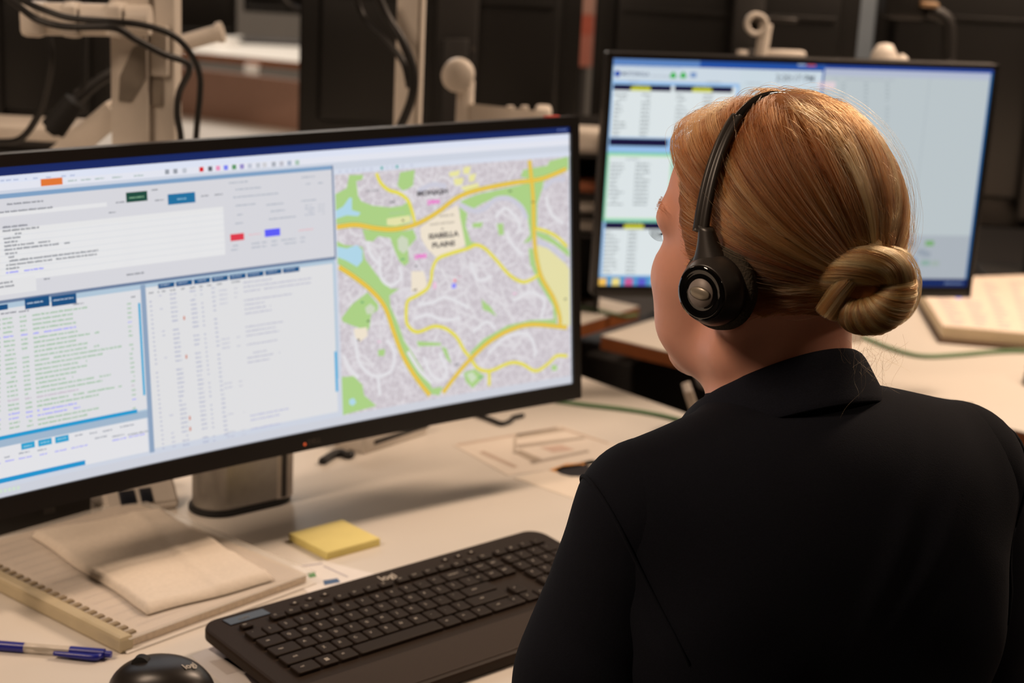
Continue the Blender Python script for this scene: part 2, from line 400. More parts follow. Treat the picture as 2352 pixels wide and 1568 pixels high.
a = uv1(0, 1003); S.rect(su0, a[1] - 0.0045, uv1(319, 941)[0], a[1] - 0.0005, (34, 152, 206), 5)
# lower right window
S.rect(uM - 0.0045, sv0 + 0.012, uM + 0.0015, wb - 0.004, (140, 162, 190), 4)
S.rect(uM + 0.0015, sv0 + 0.016, uL - 0.003, wb - 0.0075, (223, 223, 225), 4)
for i in range(8):
    x = 367 + i * 41; R1(x, 653 - i * 5.1, x + 38, 662 - i * 5.1 - 3, (22, 82, 132), 5); W1(x + 5, 656.5 - i * 5.1, x + 28, 0.0018, (190, 205, 225), 6)
for (x0, x1) in ((346, 356), (366, 384), (395, 408), (420, 430), (440, 452), (462, 470), (480, 492), (502, 556)): W1(x0, 674 - (x0 - 346) * 0.13, x1, 0.0023, BLK, 5)
for k in range(36):
    y = 684 + k * 10.2; o = k * 0.9
    for (x0, x1) in ((347, 352), (394, 409), (440, 453), (464, 469), (490, 498)):
        if random.random() < 0.93: W1(x0 + o, y - (x0 - 347) * 0.15, x1 + o, 0.0025, (160, 164, 194), 5)
    if random.random() < 0.28: W1(369 + o, y - 4, 377 + o, 0.0024, (180, 182, 205), 5)
    if random.random() < 0.36: W1(507 + o * 0.6, y - 26, 526 + o * 0.6, 0.0024, (185, 186, 205), 5); W1(541 + o * 0.6, y - 31, 550 + o * 0.6, 0.0024, (190, 190, 205), 5)
    if k < 20 or k > 29:
        if random.random() < 0.8: W1(563 + o * 0.6, y - 34, random.uniform(600, 720), 0.0026, (176, 178, 214) if k > 29 else (178, 178, 198), 5)
for (x, y) in ((427, 731), (432, 820), (440, 961), (441, 986)): R1(x - 2, y - 4, x + 2, y + 4, (205, 120, 95), 6)
a = uv1(774, 808); q = uv1(778, 900); S.rect(a[0] - 0.001, q[1], a[0] + 0.0022, a[1], (58, 170, 220), 5)
# bottom left window
S.rect(su0, uv1(0, 1030)[1], uM - 0.0045, uv1(0, 1012)[1], (160, 182, 204), 4)
S.rect(su0, sv0 + 0.014, uM - 0.006, uv1(0, 1030)[1], (226, 226, 230), 4)
for x in (52, 91, 130): R1(x, 1020 - (x - 52) * 0.19, x + 32, 1031 - (x - 52) * 0.19 - 3, (44, 160, 206), 6); W1(x + 6, 1027 - (x - 52) * 0.21, x + 26, 0.0018, (170, 215, 235), 7)
for (x0, y, x1) in ((14, 1052, 27), (47, 1043, 73), (90, 1036, 112), (222, 1008, 250), (262, 1004, 290), (298, 1000, 345), (176, 1002, 196), (210, 997, 228), (240, 992, 262), (280, 982, 312)): W1(x0, y, x1, 0.0024, (130, 136, 150), 5)
for (x0, y, x1) in ((0, 1066, 8), (16, 1061, 40), (47, 1055, 80), (95, 1046, 205), (262, 1013, 295), (300, 1005, 338)): W1(x0, y, x1, 0.0026, (160, 160, 245), 5)
a = uv1(0, 1113); S.rect(su0, a[1], uv1(200, 1070)[0], a[1] + 0.005, (30, 146, 204), 6)
S.rect(su0, sv0, su1, sv0 + 0.0095, (205, 208, 218), 6)
for k in range(5): R1(2 + k * 10, 1126 - k * 2, 9 + k * 10, 1133 - k * 2, (205, 222, 205), 7)
# ---- the street map, outlines read off the photograph
def C(x, y): return uv1(740 + x * 0.40182, 330 + y * 0.40182)
def CP(pts): return [C(x, y) for x, y in pts]
mapm = bpy.data.materials.new('map_suburb'); mapm.use_nodes = True
nt = mapm.node_tree; bs = nt.nodes['Principled BSDF']; bs.inputs['Base Color'].default_value = (0.01, 0.01, 0.01, 1); bs.inputs['Roughness'].default_value = 0.35
tc = nt.nodes.new('ShaderNodeTexCoord'); vo = nt.nodes.new('ShaderNodeTexVoronoi'); vo.feature = 'DISTANCE_TO_EDGE'; vo.inputs['Scale'].default_value = 85
nz = nt.nodes.new('ShaderNodeTexNoise'); nz.inputs['Scale'].default_value = 70; nz.inputs['Distortion'].default_value = 1.5
mxv = nt.nodes.new('ShaderNodeMixRGB'); mxv.inputs[0].default_value = 0.012
nt.links.new(tc.outputs['Object'], nz.inputs['Vector']); nt.links.new(tc.outputs['Object'], mxv.inputs[1]); nt.links.new(nz.outputs['Color'], mxv.inputs[2])
nt.links.new(mxv.outputs[0], vo.inputs['Vector'])
rp = nt.nodes.new('ShaderNodeValToRGB'); rp.color_ramp.elements[0].color = (*srgb((222, 217, 222)), 1); rp.color_ramp.elements[1].color = (*srgb((206, 199, 205)), 1)
rp.color_ramp.elements[0].position = 0.04; rp.color_ramp.elements[1].position = 0.10
nz2 = nt.nodes.new('ShaderNodeTexNoise'); nz2.inputs['Scale'].default_value = 330; nz2.inputs['Detail'].default_value = 3
nt.links.new(tc.outputs['Object'], nz2.inputs['Vector'])
r2 = nt.nodes.new('ShaderNodeValToRGB'); r2.color_ramp.elements[0].color = (*srgb((188, 172, 184)), 1); r2.color_ramp.elements[1].color = (1, 1, 1, 1); r2.color_ramp.elements[0].position = 0.36; r2.color_ramp.elements[1].position = 0.55
mx = nt.nodes.new('ShaderNodeMixRGB'); mx.blend_type = 'MULTIPLY'; mx.inputs[0].default_value = 0.22
nt.links.new(vo.outputs['Distance'], rp.inputs[0]); nt.links.new(nz2.outputs['Fac'], r2.inputs[0]); nt.links.new(rp.outputs[0], mx.inputs[1]); nt.links.new(r2.outputs[0], mx.inputs[2])
nt.links.new(mx.outputs[0], bs.inputs['Emission Color']); bs.inputs['Emission Strength'].default_value = 1.0
MAPI = S.mm(mapm)
uMap0 = C(88, 500)[0] + 0.001; vMapT = C(700, 128)[1]; vMapB = C(700, 1452)[1]
S.rect(uMap0, vMapB, su1 - 0.002, vMapT, MAPI, 7)
S.rect(uMap0, vMapT, su1, vMapT + 0.006, (214, 220, 234), 7)
for _ in range(150):                          # small streets of the suburbs
    cx, cy = random.uniform(100, 1400), random.uniform(150, 1420); a = random.uniform(0, 6.3); P_ = [(cx, cy)]
    for k in range(3): a += random.uniform(-0.7, 0.7); cx += 45 * math.cos(a); cy += 45 * math.sin(a); P_.append((cx, cy))
    P_ = [C(x, y) for x, y in P_]
    if all(uMap0 + 0.002 < u < su1 - 0.005 and vMapB + 0.002 < v < vMapT - 0.002 for u, v in P_): S.strip(P_, 0.0030, (222, 218, 222), 7.5, 4)
GRN = (172, 208, 134)
def clampmap(pts): return [(max(uMap0, min(su1 - 0.0022, u)), max(vMapB, min(vMapT, v))) for u, v in pts]
for g in ([(85, 290), (150, 255), (165, 180), (245, 178), (240, 205), (205, 215), (215, 300), (235, 330), (300, 355), (400, 365), (470, 355), (500, 330), (515, 380), (520, 450), (430, 480), (330, 485), (200, 455), (85, 460)],
          [(455, 165), (540, 150), (530, 240), (500, 260), (470, 270), (440, 240)],
          [(240, 490), (330, 500), (480, 500), (530, 490), (550, 540), (500, 600), (505, 680), (480, 700), (450, 670), (420, 600), (400, 540), (330, 530), (300, 560), (260, 555)],
          [(85, 560), (140, 580), (240, 590), (255, 660), (330, 760), (400, 830), (450, 830), (395, 870), (400, 930), (440, 1020), (480, 1130), (520, 1190), (600, 1320), (640, 1400), (700, 1390), (680, 1440), (610, 1430), (560, 1340), (430, 1130), (370, 930), (300, 830), (200, 760), (85, 690)],
          [(120, 1000), (180, 920), (270, 850), (330, 920), (330, 950), (290, 980), (280, 1050), (270, 1070), (180, 1040), (130, 1020)],
          [(95, 1340), (190, 1330), (240, 1380), (250, 1440), (320, 1500), (95, 1560)],
          [(800, 330), (900, 290), (1200, 225), (1280, 240), (1260, 280), (1240, 350), (1240, 480), (1200, 560), (1160, 570), (1200, 520), (1180, 400), (1120, 340), (1020, 300), (930, 340), (880, 370), (820, 365)],
          [(795, 360), (840, 400), (830, 470), (860, 560), (920, 575), (830, 590), (800, 450)],
          [(1145, 190), (1160, 150), (1300, 125), (1310, 100), (1430, 60), (1430, 150), (1290, 190), (1270, 240), (1220, 250), (1190, 200)],
          [(1230, 500), (1300, 520), (1430, 610), (1430, 650), (1340, 580), (1240, 530)],
          [(1190, 600), (1215, 600), (1230, 700), (1270, 800), (1350, 930), (1350, 1010), (1335, 1010), (1330, 930), (1250, 800), (1200, 690)],
          [(850, 1200), (930, 1120), (1070, 1040), (1200, 1010), (1350, 1005), (1350, 1030), (1200, 1035), (1080, 1070), (960, 1140), (880, 1215)],
          [(920, 890), (970, 930), (1010, 990), (960, 960), (930, 950)], [(1010, 460), (1045, 455), (1050, 520), (1020, 525)], [(870, 455), (930, 450), (920, 480), (870, 480)], [(330, 1180), (370, 1175), (365, 1215), (330, 1215)],
          [(820, 1310), (880, 1290), (940, 1330), (870, 1400), (830, 1360)], [(690, 1160), (720, 1170), (750, 1260), (720, 1230)], [(550, 1130), (690, 1140), (690, 1155), (560, 1160)], [(1320, 1270), (1350, 1265), (1355, 1295), (1325, 1300)]):
    S.poly(clampmap(CP(g)), GRN, 8)
for (c, g) in (((228, 222, 168), [(1240, 580), (1300, 600), (1405, 690), (1430, 720), (1430, 1040), (1385, 1040), (1360, 940), (1265, 770), (1240, 680)]),
               ((238, 226, 206), [(570, 480), (690, 400), (785, 350), (830, 580), (740, 630), (660, 650), (610, 600), (575, 540)]),
               ((238, 226, 206), [(520, 730), (590, 730), (610, 800), (590, 850), (520, 850)]), ((238, 226, 206), [(190, 1060), (265, 1050), (270, 1100), (225, 1135), (200, 1110)]),
               ((228, 226, 170), [(380, 430), (510, 410), (520, 445), (430, 470), (380, 465)]),
               ((232, 228, 160), [(735, 165), (800, 150), (790, 185), (740, 190)]), ((232, 228, 160), [(820, 135), (860, 130), (850, 175), (815, 170)]), ((232, 228, 160), [(760, 200), (820, 195), (810, 235), (770, 240)]), ((232, 228, 160), [(850, 180), (890, 170), (880, 215), (850, 220)]), ((232, 228, 160), [(800, 250), (900, 225), (910, 250), (830, 275)]),
               ((176, 214, 232), [(85, 385), (130, 360), (165, 310), (180, 310), (180, 380), (230, 395), (215, 415), (150, 410), (85, 430)]),
               ((176, 214, 232), [(90, 590), (150, 600), (210, 580), (240, 610), (240, 670), (210, 705), (150, 670), (90, 650)]),
               ((205, 214, 190), [(440, 550), (465, 525), (500, 545), (505, 600), (475, 630), (445, 605)]), ((205, 214, 190), [(255, 940), (285, 915), (315, 940), (300, 975), (265, 975)]), ((205, 220, 190), [(835, 1320), (870, 1305), (895, 1340), (865, 1370)]),
               ((176, 214, 232), [(165, 1465), (190, 1455), (205, 1480), (185, 1500), (165, 1490)])):
    S.poly(clampmap(CP(g)), c, 9)
for pts in ([(800, 350), (880, 385), (940, 370), (1000, 320), (1080, 315), (1150, 365), (1180, 430)], [(1245, 560), (1340, 610), (1400, 670)], [(1275, 260), (1330, 210), (1400, 205)], [(560, 270), (640, 235), (720, 245)]):
    S.strip(CP(pts), 0.0062, (204, 203, 216), 9)
for pts in ([(200, 1100), (215, 1230), (270, 1310), (340, 1330), (410, 1290), (420, 1190), (380, 1120)], [(130, 1210), (170, 1290), (220, 1340)], [(340, 650), (345, 760), (400, 810), (460, 770), (450, 700)], [(590, 1220), (640, 1330), (700, 1350), (720, 1290), (680, 1200)], [(330, 1340), (340, 1440)], [(960, 1200), (1060, 1110), (1180, 1090), (1230, 1180), (1220, 1220)], [(560, 920), (640, 910), (720, 880), (850, 940)], [(860, 680), (900, 780), (980, 760)], [(1000, 420), (1060, 370), (1130, 440), (1140, 500)], [(1060, 500), (1100, 580), (1160, 640)], [(540, 1000), (620, 980), (700, 1010), (800, 1000)], [(1100, 900), (1200, 850), (1280, 900), (1260, 1000)], [(870, 1080), (950, 1020), (1000, 1060)], [(500, 1190), (570, 1300), (640, 1370)], [(270, 560), (290, 640), (350, 700)], [(1290, 300), (1320, 400), (1390, 460)]):
    S.strip(CP(pts), 0.0046, (226, 224, 228), 9)
for pts in ([(320, 170), (345, 225), (390, 265), (450, 285), (500, 325), (525, 390), (540, 460)],
            [(635, 770), (640, 720), (670, 660), (740, 630), (840, 600), (890, 580), (940, 600), (1000, 660), (1080, 750), (1150, 790), (1200, 780), (1255, 745)],
            [(635, 770), (610, 830), (550, 870), (500, 900), (490, 960), (495, 1030), (530, 1070), (570, 1075), (650, 1045), (720, 1060), (780, 1110), (820, 1180), (860, 1230), (900, 1285), (970, 1300), (1080, 1255), (1150, 1260), (1230, 1300), (1300, 1260), (1350, 1215), (1412, 1215)],
            [(965, 1300), (965, 1385)], [(1230, 485), (1300, 505), (1360, 540), (1410, 590)]):
    S.strip(CP(pts), 0.0047, (206, 196, 110), 10); S.strip(CP(pts), 0.0037, (232, 222, 84), 11)
for pts in ([(92, 478), (200, 465), (320, 485), (420, 490), (520, 470), (600, 435), (680, 385), (780, 310), (900, 265), (1100, 225), (1220, 210), (1300, 190), (1405, 145)],
            [(1195, 95), (1215, 300), (1220, 480), (1230, 620), (1262, 760), (1330, 880), (1365, 980), (1370, 1050)],
            [(105, 705), (200, 768), (300, 850), (370, 940), (420, 1080), (470, 1210), (540, 1330), (625, 1440)],
            [(700, 1425), (780, 1320), (860, 1230), (970, 1130), (1100, 1060), (1220, 1035), (1410, 1052)]):
    S.strip(CP(pts), 0.0062, (176, 158, 74), 12); S.strip(CP(pts), 0.0050, (232, 212, 92), 13); S.strip(CP(pts), 0.0018, (232, 178, 58), 14)
for (t, x, y, sz, c, bo) in (('MONASH', 640, 281, 0.0086, (74, 70, 74), 0.0002), ('2904', 645, 335, 0.0072, (238, 110, 205), 0.0002), ('ISABELLA', 703, 524, 0.0086, (82, 76, 76), 0.0002), ('PLAINS', 703, 577, 0.0086, (82, 76, 76), 0.0002), ('2905', 572, 646, 0.0072, (238, 110, 205), 0.0002)):
    q = C(x, y); S.text(t, q[0], q[1], sz, c, 15, bo * 1.8, sx=1.25)
for (x0, y, x1, c) in ((680, 415, 765, (176, 165, 150)), (625, 463, 770, (176, 165, 150)), (690, 488, 705, (120, 110, 100)), (258, 272, 340, (150, 146, 152)), (395, 400, 480, (170, 200, 150)), (395, 335, 425, (90, 90, 100)), (1075, 272, 1100, (90, 120, 80)), (265, 1016, 285, (60, 90, 60)), (530, 838, 550, (80, 70, 60)), (210, 1125, 225, (60, 50, 60)), (1393, 890, 1408, (70, 70, 70)), (460, 662, 482, (60, 160, 110)), (232, 908, 255, (40, 150, 100)), (905, 1338, 925, (40, 160, 110)), (540, 700, 560, (90, 90, 95)), (768, 1265, 790, (70, 70, 75)), (785, 762, 810, (190, 150, 170)), (465, 440, 482, (90, 90, 60)), (1205, 335, 1225, (150, 120, 60)), (1100, 858, 1125, (236, 170, 205)), (325, 1135, 350, (236, 190, 215))):
    q = C(x0, y); r = C(x1, y - 0.14 * (x1 - x0)); S.words(q[0], q[1], r[0], 0.0038, c, 15, 0)
q = C(762, 814); S.rect(q[0] - 0.0032, q[1] - 0.0026, q[0] + 0.0032, q[1] + 0.003, (140, 140, 250), 16)
q = C(767, 783); S.rect(q[0] - 0.0018, q[1] - 0.0018, q[0] + 0.0018, q[1] + 0.0018, (240, 130, 150), 16)
q = C(652, 812); S.rect(q[0] - 0.002, q[1] - 0.004, q[0] + 0.002, q[1] + 0.004, (240, 190, 215), 16)
for k, x in enumerate((110, 150, 185, 215, 245, 290, 350, 380, 412, 437, 470, 520)):
    q = C(x, 160 - (x - 110) * 0.085); S.rect(q[0] - 0.0017, q[1] - 0.0016, q[0] + 0.0017, q[1] + 0.0016, ((60, 170, 160) if x in (350, 437) else (200, 205, 222)), 16)
W1(1285, 299, 1310, 0.0024, (110, 130, 190), 3)
S.build('screen', mon1, L1, 0.0145, su0, su1)
# logo and power light on the lower bezel
F = Flat(); q = uv1(722, 1013); F.text('DELL', 0, q[1], 0.0085, (70, 66, 64), 0)
lg = MB(); vv, ff = text_mesh('DELL', 0.0085); lg.add([T1 @ Vector((q[0] + x, bow(q[0]) - 0.0004, q[1] + y)) for x, y in vv], ff); lg.build('logo', mat('logo_grey', (92, 84, 78), 0.4), mon1)
q = uv1(700, 1020); b = MB(); b.lathe([(0.0017, 0), (0.0017, 0.0008), (0.0, 0.0009)], T1 @ Vector((q[0], bow(q[0]) + 0.0002, q[1])), (T1.to_3x3() @ Matrix.Rotation(math.radians(90), 3, 'X')), 12)
b.build('power_light', mat('led_orange', (235, 90, 40), 0.4, emit=0.8), mon1)
b = MB()
for (x, y) in ((1315, 917),): 
    q = uv1(x, y); b.box(T1 @ Vector((q[0], bow(q[0]) + 0.004, 0.0)), (0.012, 0.006, 0.003), T1.to_3x3(), 0.001)
b.build('status_light', mat('pale_lens', (190, 190, 205), 0.2), mon1)
b = MB(); q = uv1(1284, 274); b.box(T1 @ Vector((q[0], bow(q[0]) + 0.014, MH + 0.0008)), (0.020, 0.010, 0.002), T1.to_3x3(), 0.0008)
b.build('sticker', mat('red_sticker', (205, 40, 28), 0.5), mon1)
# silver column: obround foot with a black rim, column with a dark groove
Rz = Matrix.Rotation(YAW, 4, 'Z')
b = MB(); ob = rrect(0.135, 0.072, 0.0358, 12); b.prism([(p[0] - 0.022, p[1]) for p in ob], 0.0, 0.007, Rz, 0.002); b.build('base_rim', M_rubber, mon1)
b = MB(); b.prism([(p[0] - 0.022, p[1]) for p in rrect(0.126, 0.063, 0.0314, 14)], 0.0065, 0.26, Rz, 0.002); b.build('column', mat('column_aluminium', (168, 164, 158), 0.38, 0.7, var=0.05, scale=90), mon1)
b = MB(); b.prism([(p[0] + 0.022, p[1]) for p in rrect(0.034, 0.066, 0.012, 8)], 0.0075, 0.258, Rz, 0.001); b.build('column_front', mat('satin_silver', (206, 198, 190), 0.42, 0.25, var=0.03, scale=90), mon1)
b = MB(); b.box(Rz @ Vector((0.020, -0.0335, 0.13)), (0.007, 0.002, 0.24), Rz.to_3x3(), 0.0006); b.build('column_groove', M_dgrey, mon1)
b = MB(); p0 = Rz @ Vector((0.012, 0, 0.26)); p1 = T1 @ Vector((0, 0.06, MH / 2)); b.tube([p0, p0.lerp(p1, 0.5) + Vector((0, 0, 0.03)), p1], 0.018, 14); b.box(p1, (0.11, 0.012, 0.11), T1.to_3x3(), 0.003); b.build('tilt_bracket', M_dgrey, mon1)

# ---- the second monitor
K2S = 1.10
M2 = Matrix.Translation((0.3797 * K2S, 2.3445 * K2S, CZ - 0.5420 * K2S)) @ Matrix.Rotation(math.radians(11.53), 4, 'Z') @ Matrix.Rotation(math.radians(0.75), 4, 'X')
M2i = M2.inverted(); W2, H2 = 0.556 * K2S, 0.331 * K2S
def uv2(px, py):
    o = M2i @ Vector((0, 0, CZ)); d = M2i.to_3x3() @ Vector(ray(px, py)); p = o + d * (-o.y / d.y); return (p.x, p.z)
c2 = M2 @ Vector((-0.02, 0.09, 0)); base2 = Vector((c2.x, c2.y, DZ))
mon2 = thing('computer_monitor', 'black monitor with striped list windows and a plain pale right half, behind the woman', 'monitor', Matrix.Translation(base2))
T2 = Matrix.Translation(-base2) @ M2; T2r = T2.to_3x3()
b = MB(); b.box(T2 @ Vector((0, 0.018, H2 / 2)), (W2, 0.026, H2), T2r, 0.003); b.box(T2 @ Vector((0, 0.04, H2 / 2)), (W2 * 0.7, 0.03, H2 * 0.7), T2r, 0.01); b.build('housing', M_black, mon2)
bz2 = 0.0080; bt2 = 0.0165
b = MB()
for (c, d) in (((0, H2 - bz2 / 2), (W2, bz2)), ((0, bt2 / 2), (W2, bt2)), ((-W2 / 2 + bz2 / 2, H2 / 2), (bz2, H2)), ((W2 / 2 - bz2 / 2, H2 / 2), (bz2, H2))):
    b.box(T2 @ Vector((c[0], 0.003, c[1])), (d[0], 0.006, d[1]), T2r, 0.001)
b.build('bezel', MATS['bezel_black'], mon2)
S = Flat(); S.fade = 0.0; su0, su1, sv0, sv1 = -W2 / 2 + bz2, W2 / 2 - bz2, bt2, H2 - bz2
def L2(u, v, z): return T2 @ Vector((u, 0.0045 - z * 6e-5, v))
def R2(px0, py0, px1, py1, c, z):
    a = uv2(px0, py0); q = uv2(px1, py1); S.rect(a[0], q[1], q[0], a[1], c, z)
def W2f(px, py, px1, h, c, z):
    a = uv2(px, py); q = uv2(px1, py); S.words(a[0], a[1], q[0], h, c, z)
S.rect(su0, sv0, su1, sv1, (150, 190, 232), 0); S.rect(uv2(1692, 300)[0], sv0, uv2(1879, 300)[0], sv1, (200, 214, 222), 1)
uS = uv2(1879, 300)[0]; vT = uv2(1500, 153)[1]
S.rect(su0, vT, uS, sv1, (90, 130, 190), 1); S.rect(uv2(1610, 150)[0], vT, uS, sv1, (32, 78, 160), 2); R2(1856, 149, 1876, 153, (210, 90, 90), 3); R2(1835, 148, 1853, 152, (170, 190, 220), 3)
vH = uv2(1500, 188)[1]
S.rect(su0 + 0.003, vH, uS - 0.0015, vT, (204, 216, 226), 1)
S.rect(uS, sv0, uS + 0.003, sv1, (46, 90, 165), 3)
vR = uv2(2100, 164)[1]
S.rect(uS + 0.003, vR, su1, sv1, (26, 64, 150), 1); S.rect(uS + 0.003, sv0 + 0.012, su1 - 0.0035, vR, (186, 196, 200), 1); S.rect(su1 - 0.0035, sv0, su1, vR, (24, 92, 150), 2)
S.rect(uS + 0.003, vR - 0.010, su1 - 0.0035, vR, (178, 186, 206), 2)
vb = uv2(2150, 542)[1]; S.rect(uS + 0.003, sv0 + 0.012, su1 - 0.0035, vb, (170, 178, 186), 2)
R2(1882, 188, 1920, 205, (226, 208, 214), 3)
for x in (1936, 1988, 2037): 
    for k in range(12): W2f(x, 192 + k * 9 + (x - 1936) * 0.015, x + 8, 0.003, (138, 150, 158), 3)
W2f(1915, 181, 2060, 0.003, (165, 172, 184), 3)
uq = uv2(2112, 400)[0]; S.rect(uq, vb, uq + 0.0012, vR - 0.01, (172, 182, 188), 3)
for (x, y, c) in ((2095, 562, (140, 150, 160)), (2138, 560, (120, 170, 110)), (2098, 600, (130, 150, 180)), (2120, 580, (150, 160, 172)), (2130, 585, (150, 160, 172)), (2128, 605, (140, 170, 160)), (2150, 606, (160, 175, 170))): R2(x - 9, y - 6, x + 9, y + 6, c, 3)
S.rect(su0, sv0, su1, sv0 + 0.0125, (22, 62, 150), 4); S.rect(su0, sv0, uv2(1520, 650)[0], sv0 + 0.0145, (80, 150, 200), 5)
for i, c in enumerate(((240, 190, 90), (236, 216, 130), (200, 90, 150), (90, 90, 200), (170, 190, 210))): R2(1377 + i * 30, 640, 1394 + i * 30, 657, c, 6)
W2f(2172, 652, 2215, 0.003, (150, 170, 200), 6)
S.rect(su1 - 0.11, sv0 - 0.0, su1, sv0 + 0.0125, (16, 40, 96), 5)
# round emblem, maker's lettering, arrows and clock in the header
q = uv2(1420, 170); S.poly([(q[0] + 0.0048 * math.cos(t * 0.5236), q[1] + 0.0048 * math.sin(t * 0.5236)) for t in range(12)], (52, 84, 170), 4)
q = uv2(1460, 171); S.text('MOTOROLA', q[0] + 0.001, q[1], 0.0074, (96, 108, 132), 4, 0.0002)
for x in (1548, 1571): q = uv2(x, 174); S.poly([(q[0] - 0.0045, q[1] - 0.004), (q[0] + 0.0045, q[1] - 0.004), (q[0] + 0.0045, q[1] + 0.001), (q[0], q[1] + 0.006), (q[0] - 0.0045, q[1] + 0.001)], (52, 176, 72), 4)
R2(1588, 167, 1601, 179, (120, 150, 196), 4)
q = uv2(1829, 181); S.text('2:20:17 PM', q[0], q[1], 0.0135, (104, 114, 124), 4, 0.0002)
W2f(1412, 153, 1570, 0.0026, (150, 170, 205), 3); W2f(1490, 175, 1540, 0.003, (170, 178, 190), 4); W2f(1445, 187, 1470, 0.003, (160, 168, 178), 4); W2f(1625, 189, 1660, 0.003, (160, 168, 178), 4); W2f(1715, 191, 1750, 0.003, (160, 168, 178), 4)
LST = (220, 228, 230)
def panel(x0, y0, x1, y1, hdr=True, dx=0):
    R2(x0, y0, x1, y1, LST, 2)
    if hdr:
        R2(x0, y0, x1, y0 + 17, (18, 16, 58), 3)
        xm = (x0 + x1) / 2 - 26
        R2(xm, y0 + 6, xm + 45, y0 + 16, (196, 198, 40), 4)
        W2f(xm + 6, y0 + 3, xm + 42, 0.0022, (220, 220, 120), 4)
def listing(x0, y0, x1, y1, step=9.2):
    y = y0
    while y < y1:
        w = random.uniform(14, 38); sh = (y - y0) * 0.07
        W2f(x0 - sh, y, x0 + w - sh, 0.0030, (84, 94, 100), 4); xx = x0 + (x1 - x0) * 0.5 - sh; W2f(xx, y, xx + 21, 0.0034, (96, 106, 112), 4); y += step
panel(1411, 194, 1543, 318); listing(1414, 218, 1540, 316)
panel(1552, 197, 1684, 318); listing(1556, 220, 1680, 316)
R2(1402, 318, 1534, 338, (18, 16, 58), 3); R2(1545, 318, 1684, 338, (18, 16, 58), 3)
R2(1394, 350, 1540, 512, (120, 200, 168), 2); R2(1400, 356, 1534, 506, (196, 230, 190), 3); R2(1402, 360, 1532, 503, LST, 4)
def listing2(x0, y0, n):
    for k in range(n):
        y = y0 + k * 9.2; sh = k * 0.6
        W2f(x0 - sh, y, x0 + random.uniform(14, 34) - sh, 0.0030, (84, 94, 100), 5); W2f(x0 + 58 - sh, y, x0 + 92 - sh, 0.0036, (104, 114, 118), 5)
listing2(1404, 378, 11); W2f(1440, 366, 1470, 0.0026, (130, 140, 150), 5)
panel(1392, 511, 1530, 634); listing(1390, 535, 1500, 630)
panel(1545, 340, 1690, 500); listing(1550, 364, 1686, 496); panel(1545, 511, 1690, 634); listing(1550, 535, 1686, 630)
S.build('screen', mon2, L2)
b = MB(); ob = rrect(0.17, 0.15, 0.03, 8); b.prism(ob, 0, 0.012, None, 0.003); b.build('base_plate', M_silver, mon2)
b = MB(); pc = T2 @ Vector((0, 0.06, H2 * 0.5)); b.box((0, 0, 0.18), (0.05, 0.03, 0.34), None, 0.006); b.box(Vector((pc.x * 0.6, pc.y * 0.6, pc.z)), (0.09, 0.09, 0.09), T2r, 0.008); b.build('column', M_grey, mon2)
q = uv2(2203, 687); b = MB(); b.box(T2 @ Vector((q[0], 0.003, -0.0012)), (0.010, 0.004, 0.0024), T2r, 0.0008); b.build('power_light', mat('led_blue', (170, 165, 250), 0.4, emit=1.0), mon2)

# ------------------------------------------------------------------ keyboard
KYAW = math.radians(42.63); KL, KD = 0.458, 0.2105
KB = Matrix.Translation((-0.29887, 1.57333, DZ)) @ Matrix.Rotation(KYAW, 4, 'Z') @ Matrix.Scale(-1, 4, (0, 1, 0))
ZB, ZF = 0.032, 0.014
KO = Matrix.Translation((-0.29887, 1.57333, DZ))
kbd = thing('keyboard', 'black wireless keyboard with white legends on the cream desk', 'keyboard', KO)
KR = Matrix.Rotation(KYAW, 4, 'Z')
def kz(v): return ZB + (ZF - ZB) * v / KD
def KP(u, v, dz=0.0): return KR @ Vector((u, -v, kz(v) + dz))
def kprism(poly, h0, h1, mb, mi=0, bev=0.0):      # poly in (u, v) on the sloping deck, from h0 to h1 above it
    bm = bmesh.new(); vs = [bm.verts.new((p[0], -p[1], h0)) for p in poly]; f = bm.faces.new(vs)
    r = bmesh.ops.extrude_face_region(bm, geom=[f])
    for v in [g for g in r['geom'] if isinstance(g, bmesh.types.BMVert)]: v.co.z = h1
    bmesh.ops.recalc_face_normals(bm, faces=list(bm.faces))
    if bev:
        es = [e for e in bm.edges if e.verts[0].co.z > h1 - 1e-7 and e.verts[1].co.z > h1 - 1e-7]
        bmesh.ops.bevel(bm, geom=es, offset=bev, segments=2, affect='EDGES', profile=0.5)
    bm.verts.index_update()
    mb.add([KP(v.co.x, -v.co.y, v.co.z) for v in bm.verts], [[v.index for v in g.verts] for g in bm.faces], mi, False); bm.free()
out = []
for (x, y, r, a) in ((0.022, 0.022, 0.022, 180), (KL - 0.022, 0.022, 0.022, 270), (KL - 0.014, KD - 0.014, 0.014, 0), (0.014, KD - 0.014, 0.014, 90)):
    for i in range(9):
        t = math.radians(a + 90 * i / 8); out.append((x + r * math.cos(t), y + r * math.sin(t)))
b = MB(); kprism(out, -0.011, 0.0, b, 0, 0.0035); b.build('case', mat('keyboard_case', (44, 34, 26), 0.55, var=0.08, scale=400, spec=0.16), kbd)
b = MB(); fr = [(0.012, KD - 0.058), (KL - 0.012, KD - 0.058), (KL - 0.010, KD - 0.006), (0.010, KD - 0.006)]; kprism(fr, -0.001, 0.0006, b, 0, 0.0004); b.build('palm_rest', mat('palm_rest', (56, 43, 32), 0.48, var=0.05, scale=300, spec=0.2), kbd)
